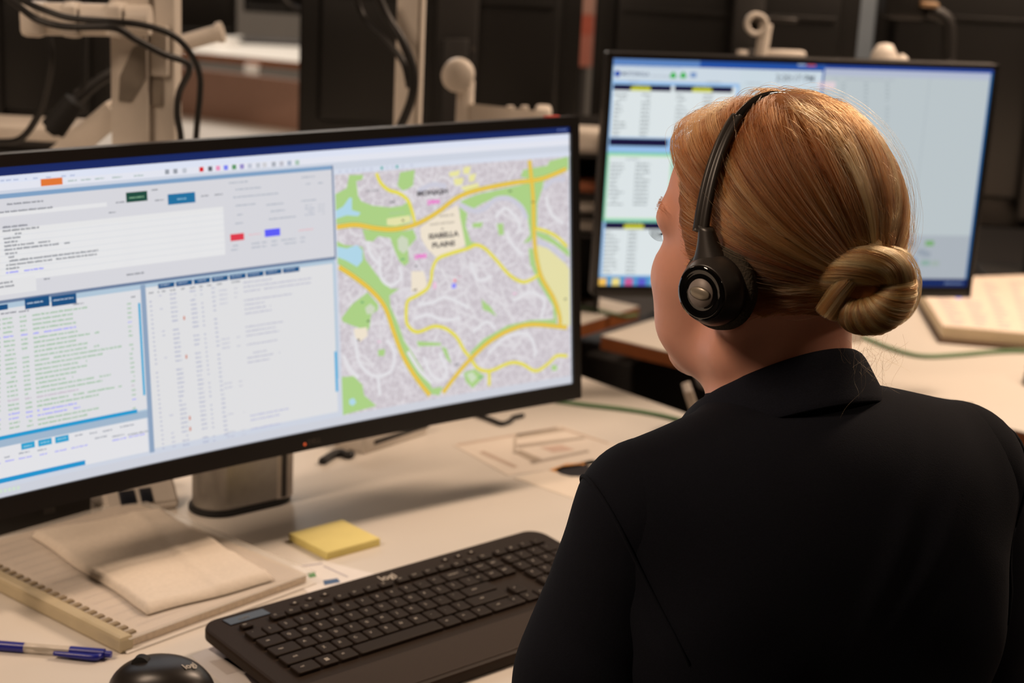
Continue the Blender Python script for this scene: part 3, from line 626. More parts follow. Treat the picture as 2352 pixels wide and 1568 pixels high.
for s in (0.06, KL - 0.06):
    b = MB(); b.box(KR @ Vector((s, -0.03, 0.011)), (0.05, 0.012, 0.022), KR.to_3x3(), 0.003); b.build('foot', M_rubber, kbd)
    b = MB(); b.box(KR @ Vector((s, -KD + 0.02, 0.003)), (0.05, 0.012, 0.006), KR.to_3x3(), 0.001); b.build('foot', M_rubber, kbd)
b = MB(); kprism([(0.024, 0.009), (0.072, 0.009), (0.074, 0.022), (0.026, 0.022)], -0.0005, 0.0010, b, 0, 0.0004); b.build('display_window', M_gloss, kbd)
M_leg = mat('legend_white', (186, 178, 166), 0.6, var=0.0)
def decal(mb, txt, u, v, size, mi=0, dz=0.0012, bold=0.0):
    vv, ff = text_mesh(txt, size, 'CENTER', bold); mb.add([KP(u + x, v - y, dz) for x, y in vv], ff, mi)
b = MB(); decal(b, 'CAPS', 0.045, 0.0165, 0.0055, 0, 0.0013); b.build('indicator_lettering', mat('legend_dim', (120, 116, 110), 0.6), kbd)
b = MB(); decal(b, 'logi', 0.2275, 0.0160, 0.0150, 0, 0.0004, 0.0003); b.build('logo', M_leg, kbd)
M_key = [mat('key_black', (42, 33, 26), 0.55, var=0.05, scale=500, spec=0.16), M_leg]
P = 0.01915; X0 = 0.0254; keys = []
def krow(x, y, spec, h=0.0165):
    for (w, t) in spec:
        if t is not None: keys.append((x + w * P / 2, y, w * P - 0.0026, h, t))
        x += w * P
VR = [0.0525 + i * 0.01945 for i in range(5)]
krow(X0 + 0.0035, 0.0335, [(0.8, 'esc')], 0.0085)
x = 0.0650
for g in range(3):
    for i in range(4): keys.append((x + 0.0095 + i * 0.0190, 0.0325, 0.0165, 0.0095, 'F%d' % (g * 4 + i + 1)))
    x += 0.0800
for i, t in enumerate(('prt', 'scr', 'brk')): keys.append((0.3110 + i * 0.0190, 0.0345, 0.0165, 0.0095, t))
for i in range(4): keys.append((0.3720 + i * 0.0190, 0.0345, 0.0165, 0.0095, ('0=', '#', '*', '-')[i]))
krow(X0, VR[0], [(1, '`')] + [(1, c) for c in '1234567890-='] + [(2, 'backspace')])
krow(X0, VR[1], [(1.5, 'tab')] + [(1, c) for c in 'QWERTYUIOP[]'] + [(1.5, '\\')])
krow(X0, VR[2], [(1.75, 'caps')] + [(1, c) for c in "ASDFGHJKL;'"] + [(2.25, 'enter')])
krow(X0, VR[3], [(2.25, 'shift')] + [(1, c) for c in 'ZXCVBNM,./'] + [(2.75, 'shift')])
krow(X0, VR[4], [(1.5, 'ctrl'), (1.1, 'WIN'), (1.25, 'alt'), (5.6, ''), (1.25, 'alt'), (1.1, 'fn'), (1.1, '='), (1.85, 'ctrl')])
for i, t in enumerate(('ins', 'home', 'pgup')): keys.append((0.3100 + i * 0.0192, VR[0], 0.0165, 0.0165, t))
for i, t in enumerate(('del', 'end', 'pgdn')): keys.append((0.3100 + i * 0.0192, VR[1], 0.0165, 0.0165, t))
keys.append((0.3292, VR[3], 0.0165, 0.0165, '^'))
for i, t in enumerate('<v>'): keys.append((0.3100 + i * 0.0192, VR[4], 0.0165, 0.0165, t))
npd = (('num', '/', '*', '-'), ('7', '8', '9', '+'), ('4', '5', '6', None), ('1', '2', '3', 'ent'), ('0', None, '.', None))
for r in range(5):
    for c in range(4):
        t = npd[r][c]
        if t: keys.append((0.3720 + c * P, VR[r], 0.0165, 0.0165, t))
# the 100 keys that show largest are parts; the far ones of the number pad (mostly behind the arm) are one mesh
order = sorted(range(len(keys)), key=lambda i: keys[i][0] - (0.0 if keys[i][0] < 0.36 else -1) - keys[i][1] * 0.2)
near = set(order[:99])
rest = MB()
for i, (u, v, w, h, t) in enumerate(keys):
    b = MB() if i in near else rest
    kprism([(p[0], p[1]) for p in rrect(w, h, 0.0018, 3, u, v)], -0.001, 0.0042, b, 0, 0.0012)
    if t == 'WIN':
        for (dx, dy) in ((-1, -1), (1, -1), (-1, 1), (1, 1)):
            b.add([KP(u + dx * 0.0012 + a * 0.001, v + dy * 0.0012 + c * 0.001, 0.00435) for a, c in ((-1, -1), (1, -1), (1, 1), (-1, 1))], [(0, 1, 2, 3)], 1)
    elif t:
        vv, ff = text_mesh(t, 0.0048 if len(t) == 1 else 0.0034, 'CENTER', 0.00004); b.add([KP(u - w * 0.12 + x, v - y - 0.001, 0.00435) for x, y in vv], ff, 1)
    if i in near: b.build('key', M_key, kbd)
if rest.v: o = rest.build('key', M_key, kbd); o['kind'] = 'stuff'
for u in (0.1075, 0.1265, 0.1455, 0.3085, 0.3275, 0.3465):
    b = MB(); kprism([(u + 0.0055 * math.cos(t * 0.3927), 0.0150 + 0.0034 * math.sin(t * 0.3927)) for t in range(16)], 0.0, 0.0010, b, 0, 0.0003)
    kprism([(u + 0.0016 * math.cos(t * 0.785), 0.0150 + 0.0012 * math.sin(t * 0.785)) for t in range(8)], 0.001, 0.0012, b, 1); b.build('media_button', M_key, kbd)


# ------------------------------------------------------------------ things on our desk
def quad_prism(px, z0, th, name, mats, base, parent=None, bev=0.001, mi=0, grow=1.0):
    P = [onz(x, y, z0 + th) for x, y in px]
    b = MB(); b.prism([(p.x - base.x, p.y - base.y) for p in P], z0 - base.z, z0 + th - base.z, None, bev, mi); return b.build(name, mats, parent)
def centre(px, z):
    P = [onz(x, y, z) for x, y in px]; c = sum(P, Vector()) / len(P); return Vector((c.x, c.y, z))
# sticky notes: a square pad, 76 mm
sp = [onz(667, 1229, DZ + 0.009), onz(790, 1197, DZ + 0.009), onz(870, 1239, DZ + 0.009), onz(746, 1259, DZ + 0.009)]
sc_ = sum(sp, Vector()) / 4; sy = math.atan2((sp[1] - sp[0]).y, (sp[1] - sp[0]).x)
b = MB(); b.box((0, 0, 0.0048), (0.077, 0.074, 0.0095), Matrix.Rotation(sy, 3, 'Z'), 0.0006)
for k in range(5): b.box((0, 0, 0.0015 + k * 0.0016), (0.0774, 0.0744, 0.0003), Matrix.Rotation(sy + 0.004 * (k % 2), 3, 'Z'))
o = b.build('sticky_note_pad', mat('yellow_notes', (232, 218, 140), 0.75, var=0.03)); o.location = (sc_.x, sc_.y, DZ)
tag(o, 'square pad of yellow sticky notes behind the keyboard', 'notepad')
# comb bound booklet with clear cover
f0 = onz(287, 1500, DZ); s0 = onz(-6, 1352, DZ); sdir = (s0 - f0).normalized(); fdir = Vector((-sdir.y, sdir.x, 0)) * -1
if fdir.x < 0: fdir = -fdir
BW, BLn, BT = 0.252, 0.315, 0.016
bk = thing('notebook', 'thick comb-bound notebook with a clear cover, under the folded cream cloth', 'notebook', Matrix.Translation(f0))
def bp(a, c): return (fdir * a + sdir * c)
def bquad(a0, c0, a1, c1, z0, z1, name, m, bev=0.0008):
    b = MB(); b.prism([bp(a, c).xy[:] for a, c in ((a0, c0), (a1, c0), (a1, c1), (a0, c1))], z0, z1, None, bev); return b.build(name, m, bk)
bquad(0.0, -0.004, BW + 0.004, BLn, 0.0, 0.0022, 'back_cover', M_paper)
M_pg = mat('page_block', (222, 206, 186), 0.75, var=0.12, scale=260)
bquad(0.006, 0.004, BW - 0.004, BLn - 0.006, 0.0024, BT - 0.003, 'pages', M_pg)
b = MB(); b.prism([bp(a, c).xy[:] for a, c in ((0.014, 0.004), (BW - 0.012, 0.006), (BW - 0.012, BLn - 0.008), (0.014, BLn - 0.008))], BT - 0.003, BT - 0.0022)
for k in range(16):
    c = 0.018 + k * 0.018; b.prism([bp(a, cc).xy[:] for a, cc in ((0.03, c), (0.03 + 0.15 * random.random() + 0.02, c), (0.06, c + 0.004), (0.03, c + 0.004))], BT - 0.0022, BT - 0.0021, mi=1)
b.build('top_page', [mat('top_page', (216, 200, 184), 0.7, var=0.05, scale=30), mat('faint_print', (198, 182, 170), 0.7)], bk)
bquad(0.004, -0.003, BW + 0.004, BLn, BT - 0.0018, BT - 0.0012, 'clear_cover', mat('clear_plastic', (240, 236, 228), 0.35, var=0.0, trans=0.0, alpha=0.28))
b = MB(); b.prism([bp(a, c).xy[:] for a, c in ((-0.006, 0.0), (0.010, 0.0), (0.010, BLn - 0.01), (-0.006, BLn - 0.01))], 0.0, BT + 0.002, None, 0.004); b.build('comb_spine', mat('comb_plastic', (196, 182, 150), 0.35), bk)
b = MB()
for k in range(24):
    c = 0.006 + k * 0.0128; b.prism([bp(a, cc).xy[:] for a, cc in ((0.0075, c), (0.0190, c), (0.0190, c + 0.0062), (0.0075, c + 0.0062))], BT - 0.002, BT + 0.0012, None, 0.001)
b.build('comb_teeth', mat('comb_tooth_tan', (150, 134, 108), 0.4), bk)  # teeth in a darker tan than the spine
# folded cloth on top
ZC = DZ + BT + 0.0005
cq = [onz(62, 1230, ZC), onz(372, 1172, ZC), onz(632, 1333, ZC), onz(338, 1412, ZC)]
cc_ = sum(cq, Vector()) / 4; b = MB(); N = 36; vs = []; fs = []
def wob(s, t):
    return 0.0016 * math.sin(3.1 * s * 3 + 4 * t) * math.sin(5 * t + 1) + 0.0022 * math.exp(-((t - 0.62 - 0.1 * s) / 0.05) ** 2) * (0.4 + s) + 0.0016 * math.exp(-((s - 0.78 + 0.2 * t) / 0.04) ** 2) + 0.0012 * math.sin(17 * t + 6 * s) * s
for lay in range(2):
    for i in range(N + 1):
        for j in range(N + 1):
            s, t = i / N, j / N
            p = (cq[0] * (1 - s) + cq[1] * s) * (1 - t) + (cq[3] * (1 - s) + cq[2] * s) * t
            e = min(s, 1 - s, t, 1 - t); rnd = min(1, e / 0.03); edge = 0.003 * math.sin(9 * s + 7 * t)
            dn = Vector(((0.5 - s) * 0.004 * (math.sin(11 * t) + 1), (t - 0.5) * 0.004 * math.sin(8 * s), 0))
            z = 0.0003 if lay == 0 else 0.0004 + 0.0065 * math.sqrt(max(0, rnd * (2 - rnd))) + 0.9 * wob(s, t) * rnd + 0.0015 * math.exp(-((t - 0.955) / 0.02) ** 2)
            vs.append(p - cc_ + dn + Vector((0, 0, z)))
    for i in range(N):
        for j in range(N):
            a = lay * (N + 1) ** 2 + i * (N + 1) + j; q = (a, a + 1, a + N + 2, a + N + 1); fs.append(q if lay == 0 else q[::-1])
M1n = (N + 1) ** 2
ring = [i * (N + 1) for i in range(N + 1)] + [N * (N + 1) + j for j in range(1, N + 1)] + [i * (N + 1) + N for i in range(N - 1, -1, -1)] + [j for j in range(N - 1, 0, -1)]
for k in range(len(ring)): a, c = ring[k], ring[(k + 1) % len(ring)]; fs.append((a, c, c + M1n, a + M1n))
b.add(vs, fs, 0, True); o = b.build('folded_cloth', mat('cream_cloth', (228, 217, 202), 0.9, var=0.04, scale=220, bump=0.25)); o.location = cc_
tag(o, 'folded cream cloth lying on the comb-bound notebook', 'cloth')
# loose printed sheets
def sheet(name, label, px, marks, z=DZ, col=(236, 232, 228)):
    c = centre(px, z); P = [onz(x, y, z) - c for x, y in px]
    b = MB(); b.prism([p.xy[:] for p in P], 0.0002, 0.0006); mats = [mat('sheet_%d' % sum(col), col, 0.6, var=0.02)]
    for (q, cl) in marks:
        m = mat('print_%d_%d_%d' % cl, cl, 0.6, var=0.05)
        if m not in mats: mats.append(m)
        Q = [onz(x, y, z) - c for x, y in q]
        tr = mgeo.tessellate_polygon([[Vector((p.x, p.y, 0)) for p in Q]]); b.add([(p.x, p.y, 0.0008) for p in Q], [t for t in tr], mats.index(m))
    o = b.build(name, mats); o.location = c; return tag(o, label, 'paper')
sheet('printed_sheet', 'printed sheet with green and blue spots under the back edge of the keyboard', [(640, 1306), (742, 1288), (905, 1330), (735, 1385)],
      [([(668, 1314), (690, 1309), (712, 1318), (690, 1324)], (240, 238, 234)), ([(705, 1316), (722, 1314), (727, 1325), (711, 1328)], (96, 150, 96)), ([(742, 1334), (775, 1329), (782, 1338), (745, 1345)], (70, 100, 140)), ([(690, 1300), (740, 1294), (742, 1296), (692, 1302)], (170, 165, 175)), ([(745, 1300), (800, 1325), (798, 1327), (742, 1302)], (185, 180, 188))])
sheet('printed_sheet', 'printed sheet with a dark picture beside the left end of the keyboard', [(440, 1508), (506, 1472), (820, 1600), (690, 1700), (610, 1660)],
      [([(478, 1492), (508, 1478), (600, 1530), (560, 1545)], (150, 142, 142)), ([(560, 1548), (612, 1530), (690, 1590), (660, 1625), (600, 1600)], (84, 76, 78)), ([(480, 1520), (530, 1510), (560, 1540), (520, 1550)], (205, 196, 190))], col=(228, 222, 218))
sheet('printed_sheet', 'large printed form lying on the desk right of the silver monitor column', [(1040, 1022), (1290, 978), (1500, 1050), (1165, 1092)],
      [([(1048, 1020), (1280, 981), (1283, 985), (1052, 1025)], (200, 183, 169)), ([(1185, 998), (1280, 984), (1300, 990), (1190, 1008)], (188, 176, 161)), ([(1185, 1022), (1340, 1004), (1345, 1008), (1190, 1030)], (177, 165, 152)), ([(1180, 1040), (1195, 1034), (1245, 1055), (1225, 1062)], (177, 163, 147)), ([(1215, 1062), (1350, 1034), (1354, 1039), (1222, 1067)], (175, 163, 152)), ([(1180, 1004), (1187, 1003), (1185, 1042), (1178, 1043)], (188, 176, 162)), ([(1110, 1036), (1190, 1072), (1180, 1075), (1100, 1040)], (195, 176, 161)), ([(1290, 982), (1400, 1018), (1396, 1020), (1284, 985)], (194, 176, 161)), ([(1240, 1028), (1290, 1022), (1320, 1034), (1270, 1040)], (208, 183, 169))], col=(226, 216, 204))
sheet('printed_card', 'card with a black patch edged in orange, by the woman\'s left shoulder', [(1180, 1098), (1360, 1056), (1520, 1100), (1330, 1150)],
      [([(1262, 1080), (1300, 1066), (1345, 1064), (1340, 1070), (1290, 1078), (1280, 1086)], (214, 150, 76)), ([(1274, 1080), (1292, 1071), (1332, 1067), (1372, 1074), (1380, 1086), (1345, 1096), (1310, 1095), (1288, 1090)], (26, 18, 20))], col=(232, 222, 208))
# pen
pa, pb = onz(-60, 1478, DZ + 0.005), onz(256, 1503, DZ + 0.005); pl = (pb - pa).length; pd = (pb - pa).normalized()
pen = thing('ballpoint_pen', 'blue clicking ballpoint pen with a clear barrel at the bottom left', 'pen', Matrix.Translation(Vector((pa.x, pa.y, DZ))))
def pp(s, dz=0.0): return pd * s * pl + Vector((0, 0, 0.0052 + dz))
M_blue = mat('pen_blue', (28, 34, 140), 0.3, var=0.04); side = Vector((pd.y, -pd.x, 0))
b = MB(); b.cyl(pp(0.0), pp(0.37), 0.005); b.cyl(pp(-0.06), pp(0.0), 0.0015, 0.005); b.build('grip', M_blue, pen)
b = MB(); b.cyl(pp(0.37), pp(0.72), 0.0049); b.build('barrel', mat('pen_clear', (232, 222, 206), 0.12, var=0.0, alpha=0.55), pen)
b = MB(); b.cyl(pp(0.37), pp(0.8), 0.0014); b.cyl(pp(0.44), pp(0.54), 0.0026); b.build('refill', M_rubber, pen)
b = MB(); b.cyl(pp(0.70), pp(0.95), 0.0052); b.cyl(pp(0.95), pp(1.0), 0.0034); b.build('cap', M_blue, pen)
b = MB(); b.tube([pp(0.93) + side * 0.004, pp(0.9) + side * 0.009, pp(0.75) + side * 0.0085, pp(0.60) + side * 0.0075], [0.0028, 0.0032, 0.003, 0.0022], 10); b.build('clip', M_blue, pen)
# mice
def mouse(label, loc, yaw, logo=True):
    t = thing('computer_mouse', label, 'mouse', Matrix.Translation(loc)); R = Matrix.Rotation(yaw, 4, 'Z')
    def shell(z0, z1, sx, sy, nn=14):
        vs = []; fs = []; m = 40
        for j in range(nn + 1):
            a = (math.pi / 2) * j / nn; r = math.cos(a) ** 0.62; z = z0 + (z1 - z0) * math.sin(a) ** 0.9
            for i in range(m):
                th = 2 * math.pi * i / m; cx, sx_ = math.cos(th), math.sin(th)
                x = sx * math.copysign(abs(cx) ** 0.82, cx) * r; y = sy * math.copysign(abs(sx_) ** 0.85, sx_) * r * (1 - 0.10 * math.cos(2 * th)); y += 0.006 * (x / sx) ** 2 * 0.5
                zz = z - (0.007 * (x / sx - 0.15) ** 2) * math.sin(a)
                vs.append(R @ Vector((x, y, zz)))
        for j in range(nn):
            for i in range(m): fs.append((j * m + i, j * m + (i + 1) % m, (j + 1) * m + (i + 1) % m, (j + 1) * m + i))
        fs.append(tuple(range(m - 1, -1, -1))); return vs, fs
    b = MB(); v, f = shell(0.001, 0.040, 0.052, 0.033); b.add(v, f, 0, True); b.build('shell', mat('mouse_black', (38, 34, 31), 0.35, var=0.06, scale=300), t)
    b = MB(); b.cyl(R @ Vector((-0.018, -0.006, 0.034)), R @ Vector((-0.018, 0.002, 0.034)), 0.009, n=20); b.build('wheel', M_rubber, t)
    b = MB(); b.box(R @ Vector((-0.004, 0.0315, 0.026)), (0.03, 0.004, 0.007), R.to_3x3(), 0.002); b.build('side_button', M_gloss, t)
    if logo:
        vv, ff = text_mesh('logi', 0.0105, 'CENTER', 0.0002); b = MB(); T = R @ Matrix.Translation((0.028, 0, 0.0372)) @ Matrix.Rotation(math.radians(16), 4, 'Y') @ Matrix.Rotation(math.radians(60), 4, 'Z')
        b.add([T @ Vector((x, y, 0)) for x, y in vv], ff); b.build('logo', M_leg, t)
    return t
mp = onz(370, 1604, DZ); mouse('black computer mouse cut by the bottom of the photo, beside the pen', mp, math.radians(-8))
# black dock and the white power box under the wide monitor
dl = centre([(-110, 1242), (110, 1196), (70, 1176), (-120, 1216)], DZ)
flat_box = thing('black_box', 'flat black box under the left of the wide monitor', 'flat_box', Matrix.Translation(dl))
b = MB(); b.box((0, 0, 0.021), (0.21, 0.075, 0.042), Matrix.Rotation(YAW, 3, 'Z'), 0.004); b.build('case', M_blackm, flat_box)  # plain black box put where the desk top reads very dark
b = MB(); b.box(Matrix.Rotation(YAW, 3, 'Z') @ Vector((0.05, -0.038, 0.02)), (0.014, 0.002, 0.006), Matrix.Rotation(YAW, 3, 'Z')); b.build('port', M_dgrey, flat_box)
q0 = onz(246, 1192, DZ); q1 = onz(412, 1168, DZ); pyaw = math.atan2((q1 - q0).y, (q1 - q0).x); pw = (q1 - q0).length
pbx = thing('power_box', 'white desk power box with two dark sockets under the wide monitor', 'power box', frame(q0.lerp(q1, 0.5), pyaw))
th = math.radians(38); Rt = Matrix.Rotation(-math.radians(90) + math.radians(48), 3, 'X')
b = MB()
prof = [(-0.0, 0.0), (0.075, 0.0), (0.075, 0.055), (0.045, 0.062), (0.0, 0.010)]
vs = []
for x in (-pw / 2, pw / 2): vs += [Vector((x, y, z)) for y, z in prof]
n5 = 5; fs = [tuple(range(n5)), tuple(range(2 * n5 - 1, n5 - 1, -1))] + [(i, n5 + i, n5 + (i + 1) % n5, (i + 1) % n5) for i in range(n5)]
bm = bmesh.new(); bv = [bm.verts.new(v) for v in vs]; [bm.faces.new([bv[i] for i in f]) for f in fs]; bmesh.ops.recalc_face_normals(bm, faces=list(bm.faces)); bmesh.ops.bevel(bm, geom=list(bm.edges), offset=0.003, segments=2, affect='EDGES'); b.bm(bm, smooth=False)
b.build('case', M_white, pbx)
sl = math.atan2(0.052, 0.045)
for (u, w) in ((-0.017, 0.020), (0.006, 0.015)):
    b = MB(); b.box((u, 0.0085 - 0.0006, 0.0198 + 0.0005), (w, 0.019, 0.002), Matrix.Rotation(sl, 3, 'X'), 0.0006); b.build('socket', mat('socket_dark', (26, 30, 40), 0.4), pbx)
# white cable box with a dark slot behind the column, and the bent black wire
w0 = onz(838, 1052, DZ); w1 = onz(985, 1003, DZ); wy = math.atan2((w1 - w0).y, (w1 - w0).x)
cb = thing('cable_box', 'white cable box with a dark slot behind the silver monitor column', 'cable box', frame(w0.lerp(w1, 0.5) + Vector((-0.01, 0.02, 0)), wy))
b = MB(); b.box((0, 0.02, 0.014), ((w1 - w0).length, 0.06, 0.028), None, 0.003); b.build('case', M_white, cb)
b = MB(); b.box((0.01, -0.0105, 0.013), ((w1 - w0).length * 0.86, 0.002, 0.006), None, 0.0008); b.build('slot', M_rubber, cb)
b = MB(); b.tube([onz(x, y, DZ + 0.004) for x, y in ((1090, 950), (1125, 962), (1152, 972), (1172, 966), (1180, 958), (1202, 953))], 0.0035, 8); o = b.build('wire_clip', M_cable); tag(o, 'bent black wire on the desk under the right end of the wide monitor', 'wire')
b = MB(); b.tube([onz(x, y, DZ + 0.004) for x, y in ((740, 1060), (775, 1040), (800, 1046), (806, 1042))], 0.006, 8); o = b.build('short_cable', M_cable); tag(o, 'short black cable end beside the white cable box', 'cable')
b = MB(); b.tube([onz(x, y, DZ + 0.0035) for x, y in ((1150, 905), (1230, 915), (1290, 922), (1350, 930), (1430, 939), (1500, 950), (1560, 964), (1600, 978))], 0.0034, 10); o = b.build('green_cable', M_green); tag(o, 'green cable crossing the desk right of the wide monitor', 'cable')
b = MB(); b.tube([onz(x, y, DZ + 0.0035) for x, y in ((1960, 765), (2000, 782), (2060, 805), (2120, 818), (2200, 815), (2280, 808), (2352, 806), (2460, 810))], 0.0042, 10); o = b.build('green_cable', M_green); tag(o, 'green cable on the desk in front of the open book', 'cable')
b = MB(); b.tube([onz(x, y, DZ + 0.0035) for x, y in ((1330, 705), (1370, 712), (1410, 722), (1440, 727), (1462, 722))], 0.0035, 10); o = b.build('green_cable', M_green); tag(o, 'green cable in the gap below the second screen\'s left corner', 'cable')

# ------------------------------------------------------------------ things on the desk behind her
zb = DZ + 0.030
bq = [onz(2166, 748, zb), onz(2470, 776, zb), onz(2440, 628, zb), onz(2098, 640, zb)]
bc = sum(bq, Vector()) / 4; bc.z = DZ
ob = thing('open_book', 'open book of lined pages with a dark cover, right of the second screen', 'book', Matrix.Translation(bc))
b = MB(); b.prism([(p.x - bc.x, p.y - bc.y) for p in [bq[0] + (bq[0] - bq[2]) * 0.02, bq[1] + (bq[1] - bq[3]) * 0.02, bq[2] + (bq[2] - bq[0]) * 0.02, bq[3] + (bq[3] - bq[1]) * 0.02]], 0.0005, 0.005); b.build('cover', mat('book_cover', (96, 74, 60), 0.6), ob)
b = MB(); b.prism([(p.x - bc.x, p.y - bc.y) for p in bq], 0.005, 0.0295, None, 0.002); b.build('pages', mat('book_pages', (232, 214, 182), 0.8, var=0.05), ob)
b = MB(); b.prism([(p.x - bc.x, p.y - bc.y) for p in bq], 0.0295, 0.030); m2 = mat('ink_blue', (190, 176, 186), 0.8)
for r in range(14):
    for k in range(5):
        s, t = 0.08 + k * 0.18, 0.06 + r * 0.062; p = (bq[0] * (1 - s) + bq[1] * s) * (1 - t) + (bq[3] * (1 - s) + bq[2] * s) * t; p1 = p + (bq[1] - bq[0]) * random.uniform(0.05, 0.14); n_ = (bq[3] - bq[0]) * 0.022
        b.add([(q.x - bc.x, q.y - bc.y, 0.0302) for q in (p, p1, p1 + n_, p + n_)], [(0, 1, 2, 3)], 1)
b.build('open_page', [mat('lined_page', (238, 222, 206), 0.8, var=0.02), m2], ob)
mouse('black computer mouse at the right edge of the photo, in front of the open book', onz(2404, 880, DZ), math.radians(60), False)

# ------------------------------------------------------------------ cable posts and arms at the back of our desk
def pbox(mb, x0, y0, x1, y1, Y, dep, mi=0, bev=0.003, rot=None):   # upright box whose front fills these pixels at distance Y
    a = at((x0 + x1) / 2, (y0 + y1) / 2, Y); w = (x1 - x0) / FPX * Y; h = (y1 - y0) / FPX * Y
    mb.box(a - ORG + Vector((0, dep / 2, 0)), (w, dep, h), rot, bev, mi); return a
YP = 2.26
pb_ = at(327, 320, YP); ORG = Vector((pb_.x, YP, DZ))
post = thing('monitor_post', 'thick white post with a cable-carrying side arm, behind the wide monitor', 'post', Matrix.Translation(ORG))
zt = 1.62
def vbox(x0, x1, Y, dep, ztop, mb, zbot=DZ, bev=0.003, yref=200):
    a = at(x0, yref, Y); c = at(x1, yref, Y); mb.box(Vector(((a.x + c.x) / 2, Y + dep / 2, (zbot + ztop) / 2)) - ORG, (c.x - a.x, dep, ztop - zbot), None, bev)
b = MB(); vbox(254, 340, YP, 0.06, zt, b); b.build('column', M_white, post)
b = MB(); vbox(338, 402, YP + 0.012, 0.045, zt, b); b.build('channel', M_white, post)
b = MB(); pbox(b, 344, 180, 374, 245, YP + 0.008, 0.006); b.build('slot_cover', mat('warm_grey', (150, 140, 128), 0.5), post)
b = MB(); pbox(b, 345, 60, 385, 175, YP + 0.004, 0.02); b.build('clamp_block', M_white, post)
b = MB(); g = [at(x, y, YP - 0.002) - ORG for x, y in ((275, 175), (305, 110), (335, 95), (335, 180), (300, 235), (272, 232))]
bm = bmesh.new(); vv = [bm.verts.new(p) for p in g]; f = bm.faces.new(vv); r = bmesh.ops.extrude_face_region(bm, geom=[f]); [setattr(v, 'co', v.co + Vector((0, 0.006, 0))) for v in r['geom'] if isinstance(v, bmesh.types.BMVert)]; bmesh.ops.recalc_face_normals(bm, faces=list(bm.faces)); b.bm(bm); b.build('gusset', mat('gusset_grey', (128, 120, 110), 0.5), post)
b = MB(); b.cyl(at(55, 38, YP - 0.03) - ORG, at(345, 46, YP - 0.03) - ORG, 0.019, n=28); b.build('arm', M_white, post)
b = MB(); b.cyl(at(60, 68, YP - 0.03) - ORG, at(330, 72, YP - 0.03) - ORG, 0.007, n=16); b.build('lower_rail', M_white, post)
b = MB(); pbox(b, 42, 8, 100, 86, YP - 0.055, 0.05, 0, 0.008); b.build('end_block', M_white, post)
for x in (168, 270):
    b = MB(); a = at(x, 45, YP - 0.03) - ORG; b.lathe([(0.019, -0.010), (0.0225, -0.010), (0.0235, 0), (0.0225, 0.010), (0.019, 0.010)], a, Matrix.Rotation(math.radians(90), 3, 'Y'), 28); b.box(a + Vector((0, -0.018, 0.0)), (0.02, 0.016, 0.040), None, 0.004); b.build('cable_clip', M_white, post)
b = MB(); b.box((0, 0.03, 0.006), (0.14, 0.10, 0.012), None, 0.003); b.build('foot_plate', M_white, post)
def cable(name, label, pts, r, Y=None, m=None):
    b = MB(); b.tube([at(x, y, Y) for x, y in pts] if Y else [at(*p) for p in pts], r, 10); o = b.build(name, m or M_cable); return tag(o, label, 'cable')
cable('black_cable', 'upper black cable running over the white side arm and down right of the thick post', [(20, -25, 2.17), (60, 5, 2.17), (110, 26, 2.17), (165, 42, 2.165), (262, 50, 2.165), (330, 58, 2.18), (395, 80, 2.2), (436, 120, 2.22), (458, 170, 2.24), (459, 220, 2.25), (453, 280, 2.26), (449, 340, 2.27)], 0.0042)
cable('black_cable', 'lower black cable sagging below the white side arm and bending right of the thick post', [(-10, -25, 2.152), (40, 12, 2.152), (80, 42, 2.152), (120, 56, 2.147), (165, 62, 2.147), (262, 64, 2.147), (310, 90, 2.162), (375, 124, 2.182), (425, 142, 2.202), (434, 165, 2.212), (412, 212, 2.232), (407, 262, 2.242), (414, 305, 2.252), (418, 350, 2.262)], 0.0045)
cable('black_cable', 'black cable hanging left of the thick white post and looping to the photo\'s edge', [(112, 78, 2.3), (118, 140, 2.3), (106, 205, 2.32), (86, 268, 2.34), (48, 318, 2.36), (0, 326, 2.38), (-60, 326, 2.4)], 0.005)
cable('black_cable', 'thin black cable hanging close to the left side of the thick white post', [(196, 80, 2.4), (194, 140, 2.4), (192, 195, 2.4), (172, 215, 2.4)], 0.0045)
cable('black_cable', 'fat black cable curving out from behind the thick white post', [(300, 150, 2.5), (255, 170, 2.5), (222, 190, 2.5), (192, 215, 2.5), (165, 238, 2.5)], [0.007, 0.008, 0.008, 0.009, 0.010])
b = MB(); p0, p1 = at(172, 232, 2.46), at(122, 296, 2.46); b.cyl(p0, p1, 0.016, 0.019); b.cyl(p1, p1 + (p1 - p0) * 0.12, 0.010); o = b.build('cable_plug', M_rubber); tag(o, 'fat black plug slanting left of the thick white post', 'plug')
# slanting white tray and cream box between the cables
a0, a1 = at(118, 352, 2.42), at(256, 236, 2.42); dv = (a1 - a0); ln = dv.length
b = MB(); R_ = Matrix.Rotation(-math.atan2(dv.z, dv.x), 3, 'Y'); b.box((0, 0, 0), (ln * 1.15, 0.10, 0.006), R_, 0.002); b.box(R_ @ Vector((0, -0.052, -0.015)), (ln * 1.15, 0.005, 0.036), R_, 0.002)
o = b.build('white_bracket', M_white); o.location = a0.lerp(a1, 0.5); tag(o, 'white metal bracket sloping up to the thick post behind the wide monitor', 'bracket')
b = MB(); pc_ = at(40, 305, 2.62); b.box((0, 0.05, 0.0), (0.16, 0.12, 0.022), None, 0.003); b.box((0, 0.05, -0.015), (0.162, 0.122, 0.010), None, 0.002, 1); b.box((0, 0.05, (DZ - 0.02 - pc_.z) / 2), (0.12, 0.10, pc_.z - DZ - 0.02), None, 0.002, 1); o = b.build('cream_box', [M_white, M_blackm]); o.location = pc_; tag(o, 'cream topped box on the far left behind the wide monitor', 'box')
